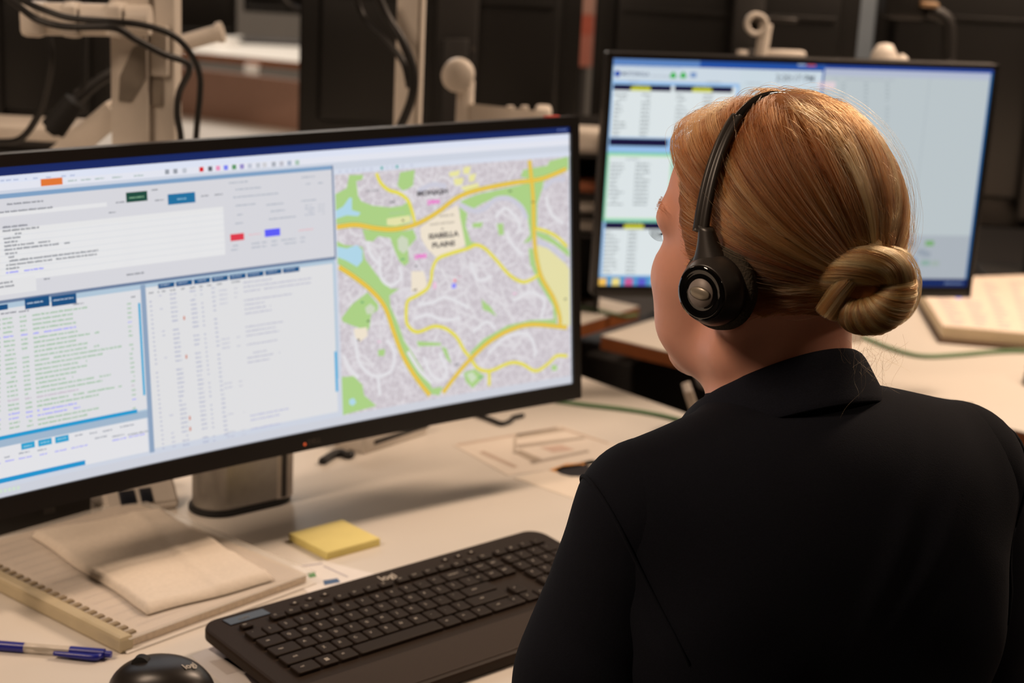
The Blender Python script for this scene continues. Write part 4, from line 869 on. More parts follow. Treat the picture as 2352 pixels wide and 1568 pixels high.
# slim post in the middle with its cables
YM = 2.56; ORG = Vector((at(937, 200, YM).x, YM, DZ))
mp_ = thing('monitor_post', 'slim white post standing behind the middle of the wide monitor', 'post', Matrix.Translation(ORG))
b = MB(); vbox(906, 968, YM, 0.04, 1.62, b, bev=0.004); b.build('column', M_white, mp_)
b = MB(); vbox(955, 961, YM - 0.001, 0.003, 1.62, b, bev=0.0); b.build('groove', mat('warm_grey', (150, 140, 128), 0.5), mp_)
b = MB(); b.box((0, 0.02, 0.006), (0.12, 0.10, 0.012), None, 0.003); b.build('foot_plate', M_white, mp_)
cable('black_cable', 'black cable bulging in front of the slim white post', [(862, -20, 2.52), (890, 40, 2.52), (925, 95, 2.51), (948, 160, 2.51), (948, 215, 2.51), (930, 268, 2.52), (908, 310, 2.53)], 0.0068)
cable('black_cable', 'black cable joining the slim white post from its upper left', [(812, -20, 2.6), (835, 40, 2.6), (880, 90, 2.55), (925, 140, 2.525), (940, 200, 2.53)], 0.005)
# monitor arms
YA = 2.72; ORG = Vector((at(1068, 250, YA).x, YA, DZ))
arm = thing('monitor_bracket', 'white jointed monitor arm with a round head, right of the slim post', 'monitor arm', Matrix.Translation(ORG))
a = at(1052, 172, YA) - ORG; b = MB(); b.lathe([(0.0, -0.022), (0.022, -0.022), (0.0255, -0.018), (0.0255, 0.018), (0.022, 0.022), (0.0, 0.022)], a, Matrix.Rotation(math.radians(90), 3, 'X'), 36); b.build('pivot_head', M_white, arm)
b = MB(); vbox(1049, 1089, YA, 0.026, at(1070, 178, YA).z, b, bev=0.008); b.build('upright', M_white, arm)
b = MB(); p0, p1 = at(1085, 262, YA) - ORG, at(1262, 272, YA) - ORG
vs = [at(x, y, Yy) - ORG for Yy in (YA - 0.003, YA + 0.03) for x, y in ((1080, 238), (1250, 256), (1262, 300), (1080, 330))]
b.add(vs, [(3, 2, 1, 0), (4, 5, 6, 7), (0, 1, 5, 4), (1, 2, 6, 5), (2, 3, 7, 6), (3, 0, 4, 7)]); b.build('link_arm', M_white, arm)
b = MB(); pbox(b, 1228, 248, 1266, 320, YA - 0.012, 0.05, 0, 0.006); b.build('elbow_joint', M_white, arm)
for x in (1172, 1205):
    b = MB(); b.cyl(at(x, 252, YA) - ORG, at(x, 243, YA) - ORG, 0.006, n=12); b.build('screw_knob', M_white, arm)
YB = 3.02; ORG = Vector((at(1740, 100, YB).x, YB, DZ))
arm = thing('monitor_bracket', 'white hooked monitor arm above the top edge of the second screen', 'monitor arm', Matrix.Translation(ORG))
a = at(1737, 55, YB) - ORG; b = MB(); b.lathe([(0.012, -0.010), (0.020, -0.012), (0.0205, 0.012), (0.012, 0.010), (0.012, -0.010)], a, Matrix.Rotation(math.radians(90), 3, 'X'), 36); b.build('ring_head', M_white, arm)
b = MB(); b.tube([at(x, y, YB) - ORG for x, y in ((1760, 55), (1755, 85), (1748, 140), (1742, 260))] + [Vector((0.002, 0.0, 0.0))], 0.011, 14); b.build('upright', M_white, arm)
b = MB(); pbox(b, 1768, 42, 1832, 52, YB, 0.03, 0, 0.002); b.build('mount_plate', M_black, arm)
b = MB(); pbox(b, 1765, 118, 1850, 150, YB, 0.03, 0, 0.003); b.build('link_arm', M_white, arm)
b = MB(); a = at(1705, 124, YB) - ORG; b.lathe([(0.0, -0.008), (0.010, -0.006), (0.010, 0.006), (0.0, 0.008)], a, None, 16); b.build('screw_knob', M_white, arm)

# ------------------------------------------------------------------ backs of the monitors across the room
def back_monitor(label, x0, x1, y0, y1, Y, yaw, block, group='black monitor backs', roll=0.0, vents=True):
    a = at(x0, (y0 + y1) / 2, Y); c = at(x1, (y0 + y1) / 2, Y); w = (c - a).length; h = (y1 - y0) / FPX * Y
    mid = at((x0 + x1) / 2, (y0 + y1) / 2, Y); org = Vector((mid.x, mid.y - 0.02, DZ)); zc = mid.z - DZ
    t = thing('computer_monitor', label, 'monitor', frame(org, yaw), group)
    b = MB(); b.box((0, 0.03, zc), (w, 0.03, h), None, 0.006); b.build('housing', M_back, t)
    b = MB(); b.box((0, 0.006, zc - 0.01), (w * 0.86, 0.03, h * 0.78), None, 0.012); b.box((0, -0.010, zc + h * 0.16), (w * 0.8, 0.006, 0.008), None, 0.0005)
    b.build('back_bulge', M_back, t)
    bx, bw = block
    b = MB(); b.box((bx, -0.018, zc - 0.02), (bw, 0.022, h * 0.86), None, 0.006); b.build('stand_mount', M_blackm, t)
    b = MB(); b.cyl((bx + bw * 0.4, -0.030, zc - 0.02), (bx + bw * 0.4, -0.028, zc - 0.02), 0.006, n=14); b.build('badge', M_dgrey, t)
    b = MB(); b.box((bx, -0.035, (zc) / 2), (0.05, 0.02, zc), None, 0.004); b.build('stand_column', M_blackm, t)
    b = MB(); b.box((bx, -0.01, 0.006), (0.22, 0.18, 0.012), None, 0.004); b.build('stand_base', M_blackm, t)
    b = MB(); b.box((0, 0.0465, zc), (w * 0.95, 0.003, h * 0.92)); b.build('screen', M_gloss, t)
    return t
back_monitor('back of a black monitor on the left, behind the thick white post', -330, 252, -160, 285, 3.0, 0.0, (0.0, 0.08))
back_monitor('back of a wide black monitor behind the slim white post', 688, 1334, -170, 330, 3.35, 0.0, (0.033, 0.082))
back_monitor('back of a black monitor right above the second screen', 1364, 1968, -120, 330, 3.35, 0.0, (0.035, 0.06))
back_monitor('back of a large black monitor at the top right corner', 2002, 2480, -200, 520, 3.62, -0.05, (0.16, 0.10))
ORG = Vector((at(2150, 100, 3.0).x, 3.0, DZ))
arm = thing('monitor_bracket', 'black bent monitor arm at the top right, in front of the large monitor back', 'monitor arm', Matrix.Translation(ORG))
b = MB(); pbox(b, 2042, -70, 2140, 45, 3.0, 0.08, 0, 0.012); b.build('mount_head', M_blackm, arm)
b = MB(); b.tube([at(x, y, 3.0) - ORG for x, y in ((2130, 25), (2160, 35), (2178, 60), (2178, 140), (2177, 220))] + [at(2176, 300, 3.46) - ORG], 0.0125, 14); b.build('bent_tube', M_blackm, arm)
b = MB(); pbox(b, 2118, 6, 2158, 18, 2.98, 0.03, 0, 0.003); b.build('brass_plate', mat('tan_metal', (150, 120, 88), 0.5), arm)
b = MB(); p0 = at(2030, 140, 2.95); b.lathe([(0.0, 0.030), (0.012, 0.028), (0.022, 0.012), (0.026, -0.01), (0.028, -0.04), (0.0, -0.04)], (0, 0, 0), None, 24, sx=1.0, sy=0.7); b.lathe([(0.0, 0.014), (0.010, 0.008), (0.014, -0.02), (0.016, -0.04), (0, -0.04)], (0.030, 0.0, 0.0), None, 20); b.box((0.0, 0, (DZ - p0.z - 0.04) / 2), (0.02, 0.02, p0.z - DZ - 0.04)); o = b.build('white_joint', M_white); o.location = p0; tag(o, 'white rounded arm joint peeking over the second screen\'s top edge', 'arm joint')
# glimpses through the gaps
def stand_board(name, label, cat, x0, x1, y0, y1, Y, m, extra=()):
    a = at((x0 + x1) / 2, (y0 + y1) / 2, Y); w = (x1 - x0) / FPX * Y; h = (y1 - y0) / FPX * Y; b = MB(); b.box((0, 0, 0), (w, 0.02, h), None, 0.002)
    ms = [m]
    for (ya, yb, mm) in extra:
        p = at((x0 + x1) / 2, (ya + yb) / 2, Y); ms.append(mm); b.box((0, -0.011, p.z - a.z), (w * 0.98, 0.002, (yb - ya) / FPX * Y), None, 0, len(ms) - 1)
    zf = a.z - h / 2; ms.append(M_blackm); b.box((0, 0.012, -h / 2 - zf / 2 + 0.0), (w * 0.4, 0.02, zf), None, 0, len(ms) - 1)
    o = b.build(name, ms); o.location = a; return tag(o, label, cat)
red = mat('red_board', (184, 96, 78), 0.7, var=0.1, scale=12); pink = mat('pink_board', (190, 122, 108), 0.7, var=0.08, scale=12)
stand_board('display_board', 'red and pink board glimpsed between two black monitor backs', 'board', 1326, 1364, -60, 150, 5.2, pink, ((-60, 30, mat('pale_pink', (190, 150, 138), 0.7)), (34, 78, red)))
stand_board('lit_gap_board', 'pale blue-grey panel standing in for the lit gap between two monitor backs above the second screen', 'panel', 1950, 2016, -60, 170, 5.4, mat('pale_blue_panel', (150, 164, 178), 0.4, var=0.06, scale=8))  # added board, its pale colour stands for the brightness beyond the gap
# far row: desk with low brown panel, white desk, dark screens, pale wall
b = MB(); P0, P1 = onz(392, 262, DZ), onz(716, 306, DZ); dv = P1 - P0; yw = math.atan2(dv.y, dv.x); b.box((0, 0, 0.075), (dv.length * 1.35, 0.02, 0.15), Matrix.Rotation(yw, 3, 'Z'), 0.003); o = b.build('desk_screen', mat('brown_panel', (160, 126, 110), 0.75, var=0.04, scale=60, bump=0.1)); o.location = P0.lerp(P1, 0.5) + Vector((0, 0.02, 0.0)); tag(o, 'low brown desk screen far behind the thick white post', 'desk screen')

q = [onz(415, 116, DZ), onz(790, 152, DZ), onz(800, 98, DZ), onz(470, 78, DZ)]
desk('desk', 'white desk at the very back, above the low brown screen', [(p.x, p.y) for p in q], [tuple((q[0] * 0.55 + q[1] * 0.45).xy), tuple((q[1] * 0.9 + q[0] * 0.1).xy)], 0.03)
b = MB(); pc_ = onz(640, 102, DZ); b.box((0, 0, 0.012), (0.34, 0.14, 0.02), None, 0.004); b.box((0, -0.02, 0.024), (0.30, 0.09, 0.006), None, 0.002); o = b.build('keyboard', M_dgrey); o.location = pc_; tag(o, 'dark keyboard on the white desk at the very back', 'keyboard')
b = MB(); pc_ = onz(510, 100, DZ); b.lathe([(0, 0), (0.08, 0.0), (0.08, 0.01), (0.03, 0.018), (0.025, 0.1), (0, 0.1)], (0, 0, 0), None, 24); o = b.build('white_stand', M_white); o.location = pc_; tag(o, 'white round foot on the white desk at the very back', 'stand')
back_monitor('back of a dark monitor at the top, right of the thick white post', 396, 548, -120, 78, 4.6, 0.25, (-0.17, 0.05))
back_monitor('back of a dark monitor cut by the top edge, over the white back desk', 556, 700, -150, 28, 4.9, -0.1, (0.15, 0.05))
b = MB(); b.cyl(at(418, 100, 2.7), at(508, 74, 2.7), 0.013, n=20); b.cyl(at(500, 76, 2.7), at(512, 73, 2.7), 0.016, n=20); b.tube([at(420, 99, 2.7), at(405, 110, 2.7), at(398, 160, 2.72), at(394, 330, 2.74), Vector((at(392, 330, 2.74).x, 2.74, DZ))], 0.010, 12); o = b.build('white_bracket', M_white); tag(o, 'short white arm pointing right from the thick white post', 'bracket')
cable('black_cable', 'loop of black cable hanging at the top edge over the back desk', [(640, -30, 3.6), (655, 5, 3.6), (690, 25, 3.6), (730, 20, 3.6), (755, -20, 3.6)], 0.008)
YS = 3.06
def shz(py): return at(1350, py, YS).z
org = Vector((at(1345, 400, YS).x, YS, DZ)); sh_ = thing('desk_shelf', 'black open desk shelf in the gap between the two lit screens', 'shelf', Matrix.Translation(org))
xl, xr = at(1300, 400, YS).x - org.x, at(1392, 400, YS).x - org.x; ztop = shz(285) - DZ
for nm, c, d in (('side_panel', (xl, 0.06, ztop / 2), (0.004, 0.12, ztop)), ('side_panel', (xr, 0.06, ztop / 2), (0.004, 0.12, ztop)), ('back_panel', ((xl + xr) / 2, 0.122, ztop / 2), (xr - xl, 0.004, ztop))):
    b = MB(); b.box(c, d, None, 0.0008); b.build(nm, M_blackm, sh_)
for py in (358, 449, 500, 542):
    b = MB(); b.box(((xl + xr) / 2, 0.06, shz(py) - DZ - 0.002), (xr - xl - 0.005, 0.115, 0.003), None, 0.0005); b.build('shelf_board', M_blackm, sh_)
def pile(name, label, cat, y0, y1, m, cyl=False):
    z0, z1 = shz(y1), shz(y0); h = z1 - z0; w_ = (xr - xl) * 0.86; b = MB()
    if cyl:
        b.cyl((-w_ / 2, 0.0, h / 2), (w_ / 2, 0.0, h / 2), h / 2, n=24); b.cyl((-w_ / 2 - 0.001, 0.0, h / 2), (w_ / 2 + 0.001, 0.0, h / 2), h / 4, n=16)
    else: b.box((0, 0.02, h / 2), (w_, 0.08, h), None, 0.003); b.box((0, -0.0205, h / 2), (w_ * 0.7, 0.001, h * 0.5))
    o = b.build(name, m); o.location = (org.x + (xl + xr) / 2, YS + 0.035, z0); return tag(o, label, cat)
pile('white_box', 'white box in the gap between the two lit screens', 'box', 304, 357, M_white)
pile('brown_folder', 'brown folder in the gap between the two lit screens', 'folder', 422, 448, mat('brown_folder', (150, 88, 58), 0.7))
pile('paper_roll', 'upper pale paper roll in the gap between the two lit screens', 'roll', 464, 499, M_paper, True)
pile('paper_roll', 'lower pale paper roll in the gap between the two lit screens', 'roll', 508, 541, M_paper, True)
q0_ = onz(585, 215, 0.4); b = MB(); wq = 42 / FPX * 6.2; pq = at(585, 150, 6.2); b.box((0, 0.1, 0.36), (wq, 0.3, 0.70), None, 0.006); b.box((0, -0.052, 0.55), (wq * 0.8, 0.004, 0.18), None, 0.002); o = b.build('white_pedestal', M_white); o.location = (pq.x, pq.y, 0); tag(o, 'white pedestal under the white desk at the very back', 'pedestal')

# ------------------------------------------------------------------ the woman: one continuous body grown from a distance field
def smin(a, b, k):
    h = np.clip(0.5 + 0.5 * (b - a) / k, 0, 1); return b * (1 - h) + a * h - k * h * (1 - h)
def smax(a, b, k): return -smin(-a, -b, k)
class Prim:
    def __init__(s, kind, k, sub=False, **kw):
        s.kind, s.k, s.sub = kind, k, sub; s.__dict__.update(kw)
        if kind == 'ell':
            s.R = np.array(kw.get('R', np.eye(3))); r = max(s.r); s.lo = np.array(s.c) - r; s.hi = np.array(s.c) + r
        else:
            s.a = np.array(s.a, float); s.b = np.array(s.b, float); r = max(s.ra, s.rb); s.lo = np.minimum(s.a, s.b) - r; s.hi = np.maximum(s.a, s.b) + r
    def d(s, P, off=0.0):
        if s.kind == 'ell':
            q = (P - np.array(s.c)) @ s.R.T; r = np.array(s.r) + off
            k0 = np.linalg.norm(q / r, axis=-1); k1 = np.linalg.norm(q / (r * r), axis=-1)
            return k0 * (k0 - 1) / np.maximum(k1, 1e-9)
        ba = s.b - s.a; t = np.clip(((P - s.a) @ ba) / (ba @ ba), 0, 1)
        return np.linalg.norm(P - s.a - t[..., None] * ba, axis=-1) - (s.ra + (s.rb - s.ra) * t) - off
def ell(c, r, k=0.02, R=None, sub=False): return Prim('ell', k, sub, c=c, r=r, **({'R': R} if R is not None else {}))
def cone(a, b, ra, rb=None, k=0.02, sub=False): return Prim('cone', k, sub, a=a, b=b, ra=ra, rb=ra if rb is None else rb)
def field(prims, P, off=0.0):
    D = np.full(P.shape[:-1], 1.0)
    for p in prims:
        d = p.d(P, 0 if p.sub else off)
        D = smax(D, -d, p.k) if p.sub else smin(D, d, p.k)
    return D
def grid_field(prims, h, off=0.0, pad=0.03):
    lo = np.min([p.lo for p in prims if not p.sub], axis=0) - pad - off; hi = np.max([p.hi for p in prims if not p.sub], axis=0) + pad + off
    n = np.ceil((hi - lo) / h).astype(int) + 1; D = np.full(n, 1.0, np.float32)
    ax = [lo[i] + h * np.arange(n[i]) for i in range(3)]
    for p in prims:
        m = p.k + 3 * h + off + 0.012
        i0 = np.maximum(0, np.floor((p.lo - m - lo) / h).astype(int)); i1 = np.minimum(n, np.ceil((p.hi + m - lo) / h).astype(int) + 1)
        if np.any(i1 <= i0): continue
        g = np.stack(np.meshgrid(ax[0][i0[0]:i1[0]], ax[1][i0[1]:i1[1]], ax[2][i0[2]:i1[2]], indexing='ij'), -1)
        sl = tuple(slice(i0[i], i1[i]) for i in range(3)); d = p.d(g, 0 if p.sub else off)
        D[sl] = smax(D[sl], -d, p.k) if p.sub else smin(D[sl], d, p.k)
    return D, lo
def nets(D, lo, h):
    S = D < 0; nx, ny, nz = D.shape
    cnt = np.zeros((nx - 1, ny - 1, nz - 1), np.int32)
    for i in (0, 1):
        for j in (0, 1):
            for k in (0, 1): cnt += S[i:nx - 1 + i, j:ny - 1 + j, k:nz - 1 + k]
    act = (cnt > 0) & (cnt < 8); I = np.full(act.shape, -1, np.int64); cells = np.argwhere(act); I[act] = np.arange(len(cells))
    acc = np.zeros((len(cells), 3)); num = np.zeros(len(cells)); cor = [(i, j, k) for i in (0, 1) for j in (0, 1) for k in (0, 1)]
    for a in cor:
        for ax in range(3):
            if a[ax]: continue
            b = list(a); b[ax] = 1
            da = D[cells[:, 0] + a[0], cells[:, 1] + a[1], cells[:, 2] + a[2]]; db = D[cells[:, 0] + b[0], cells[:, 1] + b[1], cells[:, 2] + b[2]]
            m = (da < 0) != (db < 0); t = np.where(m, da / np.where(m, da - db, 1), 0)
            p = np.array(a, float)[None] + np.eye(3)[ax][None] * t[:, None]; acc += p * m[:, None]; num += m
    V = lo + h * (cells + acc / num[:, None]); F = []
    for ax in range(3):
        o1, o2 = (ax + 1) % 3, (ax + 2) % 3
        sl0 = [slice(0, None)] * 3; sl1 = [slice(0, None)] * 3; sl0[ax] = slice(0, -1); sl1[ax] = slice(1, None)
        ch = S[tuple(sl0)] != S[tuple(sl1)]; e = np.argwhere(ch); e = e[(e[:, o1] > 0) & (e[:, o2] > 0) & (e[:, o1] < D.shape[o1] - 1) & (e[:, o2] < D.shape[o2] - 1)]
        neg = S[e[:, 0], e[:, 1], e[:, 2]]; q = []
        for (d1, d2) in ((1, 1), (0, 1), (0, 0), (1, 0)):
            c = e.copy(); c[:, o1] -= d1; c[:, o2] -= d2; q.append(I[c[:, 0], c[:, 1], c[:, 2]])
        q = np.stack(q, 1); q[~neg] = q[~neg][:, ::-1]; F.append(q)
    F = np.concatenate(F); return V, F[(F >= 0).all(1)]
def np_mesh(name, V, F, m, parent=None, smooth=True):
    me = bpy.data.meshes.new(name); me.vertices.add(len(V)); me.vertices.foreach_set('co', np.asarray(V, np.float32).ravel())
    me.loops.add(F.size); me.loops.foreach_set('vertex_index', F.ravel().astype(np.int32))
    me.polygons.add(len(F)); me.polygons.foreach_set('loop_start', (np.arange(len(F)) * F.shape[1]).astype(np.int32)); me.polygons.foreach_set('loop_total', np.full(len(F), F.shape[1], np.int32))
    me.polygons.foreach_set('use_smooth', np.full(len(F), smooth)); me.update(calc_edges=True); me.validate()
    me.materials.append(m); o = bpy.data.objects.new(name, me); COL.objects.link(o)
    if parent is not None: o.parent = parent
    return o
def compact(V, F):
    u = np.unique(F); mp = np.full(len(V), -1); mp[u] = np.arange(len(u)); return V[u], mp[F]

HA, TA = math.radians(50), math.radians(20)       # head and torso turned to the left of straight ahead
O = at(1784, 620, 1.40)                            # midpoint between the ears
def basis(a): return np.array([[-math.sin(a), math.cos(a), 0], [-math.cos(a), -math.sin(a), 0], [0, 0, 1.0]])   # rows: forward, left, up
HB = basis(HA); ht = math.radians(-2)               # slight nod
HB = np.array([HB[0] * math.cos(ht) - HB[2] * math.sin(ht), HB[1], HB[0] * math.sin(ht) + HB[2] * math.cos(ht)])
TB = basis(TA); tr_ = math.radians(3.2); TB = np.array([TB[0], TB[1] * math.cos(tr_) - TB[2] * math.sin(tr_), TB[2] * math.cos(tr_) + TB[1] * math.sin(tr_)]); On = np.array(O)
def hp(f, l, z): return On + f * HB[0] + l * HB[1] + z * HB[2]
NB = On - 0.002 * HB[0] + np.array([0.006, -0.004, 0]); NBn = NB[:2].copy(); NBxy = NBn - 0.045 * TB[0][:2]   # where the neck meets the shoulders
def tp(f, l, z):                                   # torso point: forward, left, height above floor
    lean = 0.055 * (z - 1.06)
    return np.array([NBxy[0], NBxy[1], 0]) + (f + lean) * TB[0] + l * TB[1] + np.array([0.012, 0, z - 0.003])
def he(f, l, z, rf, rl, rz, k=0.02, sub=False): return ell(hp(f, l, z), (rf, rl, rz), k, HB, sub)
def te(f, l, z, rf, rl, rz, k=0.03): return ell(tp(f, l, z), (rf, rl, rz), k, TB)
HZ = O.z
skull = [he(0.000, 0, 0.046, 0.094, 0.0735, 0.096), he(0.043, 0, 0.050, 0.058, 0.062, 0.074, 0.02)]
face = [he(0.0470, 0, -0.0190, 0.054, 0.0565, 0.078, 0.025),
        he(0.0630, 0.036, -0.0170, 0.031, 0.026, 0.027, 0.022), he(0.0630, -0.036, -0.0170, 0.031, 0.026, 0.027, 0.022),
        he(0.0640, 0.032, -0.0580, 0.024, 0.020, 0.026, 0.022), he(0.0640, -0.032, -0.0580, 0.024, 0.020, 0.026, 0.022),
        cone(hp(-0.0040, 0.050, -0.0190), hp(0.0040, 0.047, -0.0620), 0.017, 0.015, 0.022), cone(hp(-0.0040, -0.050, -0.0190), hp(0.0040, -0.047, -0.0620), 0.017, 0.015, 0.022),
        cone(hp(0.0040, 0.046, -0.0640), hp(0.0690, 0.010, -0.0900), 0.0135, 0.013, 0.022), cone(hp(0.0040, -0.046, -0.0640), hp(0.0690, -0.010, -0.0900), 0.0135, 0.013, 0.022),
        he(0.0760, 0, -0.0880, 0.014, 0.018, 0.014, 0.016),
        cone(hp(0.0970, 0.014, 0.0370), hp(0.0790, 0.052, 0.0350), 0.009, 0.009, 0.016), cone(hp(0.0970, -0.014, 0.0370), hp(0.0790, -0.052, 0.0350), 0.009, 0.009, 0.016),
        he(0.1090, 0.032, 0.0150, 0.021, 0.016, 0.011, 0.014, True), he(0.1090, -0.032, 0.0150, 0.021, 0.016, 0.011, 0.014, True),
        cone(hp(0.0860, 0, 0.0270), hp(0.1070, 0, -0.0110), 0.007, 0.0095, 0.010), he(0.0990, 0.010, -0.0150, 0.010, 0.0075, 0.007, 0.007), he(0.0990, -0.010, -0.0150, 0.010, 0.0075, 0.007, 0.007),
        cone(hp(0.0850, 0.013, -0.0560), hp(0.0910, -0.000, -0.0540), 0.0055, 0.006, 0.006), cone(hp(0.0850, -0.013, -0.0560), hp(0.0910, 0.0, -0.0540), 0.0055, 0.006, 0.006), cone(hp(0.0840, 0.011, -0.0660), hp(0.0840, -0.011, -0.0660), 0.0065, 0.0065, 0.006)]
ears = []
for sgn in (1, -1):
    ears += [he(-0.006, sgn * 0.0745, -0.004, 0.019, 0.0065, 0.031, 0.006), he(-0.004, sgn * 0.082, -0.002, 0.010, 0.006, 0.018, 0.004, True), he(-0.002, sgn * 0.071, -0.030, 0.009, 0.006, 0.010, 0.006)]
ZS = 1.070
neck = [cone(hp(-0.020, 0, 0.0), NB * [1, 1, 0] + [0, 0, 1.10], 0.047, 0.047, 0.03), cone(hp(0.020, 0, -0.062), tp(0.075, 0, 1.04), 0.036, 0.038, 0.03),
        cone(NB * [1, 1, 0] + [0, 0, 1.12], tp(0.02, 0, 1.01), 0.047, 0.066, 0.04)]
SH = 0.139
SL, SR_ = tp(0.006, SH, ZS - 0.063), tp(0.006, -SH, ZS - 0.063)
EL, ER = tp(0.055, SH + 0.060, 0.755), tp(0.06, -SH - 0.080, 0.755)
WL, WR = tp(0.270, 0.115, 0.665), tp(0.272, -0.115, 0.665)
torso = [te(0, 0, 0.57, 0.115, 0.165, 0.13, 0.05), te(0.004, 0, 0.74, 0.092, 0.128, 0.15, 0.06), te(0.0, 0, 0.885, 0.105, 0.148, 0.155, 0.06),
         te(-0.018, 0.075, 0.935, 0.082, 0.080, 0.12, 0.05), te(-0.018, -0.075, 0.935, 0.082, 0.080, 0.12, 0.05),
         te(0.070, 0.070, 0.885, 0.055, 0.062, 0.060, 0.04), te(0.070, -0.070, 0.885, 0.055, 0.062, 0.060, 0.04),
         cone(tp(0.010, 0.03, 1.033), SL + [0, 0, 0.008], 0.047, 0.046, 0.05), cone(tp(0.010, -0.03, 1.033), SR_ + [0, 0, 0.008], 0.047, 0.046, 0.05),
         te(-0.008, 0.0, 1.005, 0.068, 0.10, 0.070, 0.05)]
arms = [cone(SL, SL * 0.5 + EL * 0.5, 0.054, 0.046, 0.035), cone(SL * 0.5 + EL * 0.5, EL, 0.046, 0.036, 0.02), cone(SR_, SR_ * 0.5 + ER * 0.5, 0.054, 0.046, 0.035), cone(SR_ * 0.5 + ER * 0.5, ER, 0.046, 0.036, 0.02)]
fore = []
for E_, W_, sgn in ((EL, WL, 1), (ER, WR, -1)):
    md = E_ * 0.65 + W_ * 0.35; fore += [cone(E_, md, 0.036, 0.037, 0.02), cone(md, W_, 0.037, 0.024, 0.02)]
    fw = (W_ - E_) / np.linalg.norm(W_ - E_); fw = fw * 0.9 + TB[1] * (-sgn) * 0.25; fw /= np.linalg.norm(fw)
    sd = np.cross(np.array([0, 0, 1.0]), fw); sd /= np.linalg.norm(sd); up = np.cross(fw, sd)     # sd points to the hand's left
    pc = W_ + fw * 0.048
    fore += [ell(pc, (0.048, 0.037, 0.013), 0.012, np.array([fw, sd, up])), cone(W_, W_ + fw * 0.02, 0.023, 0.022, 0.012)]
    for q, (off, L) in enumerate(((0.028, 0.066), (0.010, 0.076), (-0.009, 0.071), (-0.026, 0.056))):
        o_ = off * (-sgn); a = pc + fw * 0.036 + sd * o_ * 0.9; b = a + fw * L * 0.48 + up * 0.004 + sd * o_ * 0.12; c = b + fw * L * 0.30 - up * L * 0.16; e = c + fw * L * 0.16 - up * L * 0.18
        fore += [cone(a, b, 0.0088, 0.0080, 0.004), cone(b, c, 0.0080, 0.0072, 0.003), cone(c, e, 0.0072, 0.0060, 0.003)]
    a = pc - fw * 0.020 - sd * sgn * 0.026; b = a - sd * sgn * 0.020 + fw * 0.026 - up * 0.006; c = b + fw * 0.028 - up * 0.005 - sd * sgn * 0.004
    fore += [cone(a, b, 0.0120, 0.0100, 0.008), cone(b, c, 0.0098, 0.0075, 0.003)]
legs = []
for sgn in (1, -1):
    hip = tp(0.02, sgn * 0.085, 0.545); knee = tp(0.445, sgn * 0.115, 0.545); ank = tp(0.40, sgn * 0.12, 0.09); toe = tp(0.55, sgn * 0.14, 0.03)
    legs += [cone(hip, knee, 0.082, 0.056, 0.04), cone(knee, knee * 0.6 + ank * 0.4, 0.054, 0.055, 0.03), cone(knee * 0.6 + ank * 0.4, ank, 0.055, 0.036, 0.03), cone(ank - TB[0] * 0.02 + [0, 0, -0.045], toe, 0.036, 0.030, 0.03)]
body = torso + arms + fore + legs + neck + skull + face + ears
HS = 0.0040
D, lo = grid_field(body, HS)
V, Fq = nets(D, lo, HS)
V0 = np.array([NBxy[0], NBxy[1], 0.0])
M_skin = mat('skin', (234, 170, 146), 0.46, var=0.05, scale=38, sss=0.12, bump=0.04)
w = np_mesh('person', V - V0, Fq, M_skin); w.location = V0
tag(w, 'woman seen from behind in a dark polo shirt, fair hair in a bun', 'person')

# ---- clothes
M_shirt = mat('navy_shirt', (19, 21, 29), 0.92, var=0.18, scale=900, bump=0.12, spec=0.15)
shirtp = [p for p in torso] + [cone(NB * [1, 1, 0] + [0, 0, 1.062], tp(0.03, 0, 1.0), 0.047, 0.062, 0.03)]
D1, lo1 = grid_field(shirtp, 0.005, 0.012)
V1, F1 = nets(D1, lo1, 0.005)
rel = V1 - V0; fT = rel @ TB[0]; lT = rel @ TB[1]; zT = rel[:, 2]
wr = 0.0016 * np.sin(zT * 70 + 9 * lT + 3 * np.sin(lT * 22)) * np.clip((0.98 - zT) * 5, 0, 1) + 0.0014 * np.sin(lT * 46 - zT * 38) * np.clip(np.abs(lT) * 7 - 0.3, 0, 1)
for (l0, z0, sl, am) in ((-0.085, 1.0, 0.55, 0.004), (-0.115, 0.99, 0.8, 0.003), (0.10, 0.92, -0.5, 0.003), (0.135, 0.9, -0.25, 0.003), (0.05, 0.80, 0.9, 0.003)):
    dd = (lT - l0) - sl * (z0 - zT); wr = wr + am * np.exp(-(dd / 0.011) ** 2) * np.exp(-((zT - z0) / 0.075) ** 2) * (fT < 0.02)
nrm = (V1 - (V0 + np.outer(fT * 0.2, TB[0]) + np.outer(lT * 0.55, TB[1]) + np.outer(zT, [0, 0, 1.0]))); nrm /= np.linalg.norm(nrm, axis=1)[:, None] + 1e-9
V1 = V1 + nrm * wr[:, None]
nz0 = 1.100 - 0.30 * (fT - 0.045)
c1 = F1[:, 0]; keep = (zT[c1] < nz0[c1]) & (zT[c1] > 0.50)
V1, F1 = compact(V1, F1[keep])
sh = np_mesh('shirt', V1 - V0, F1, M_shirt, w)
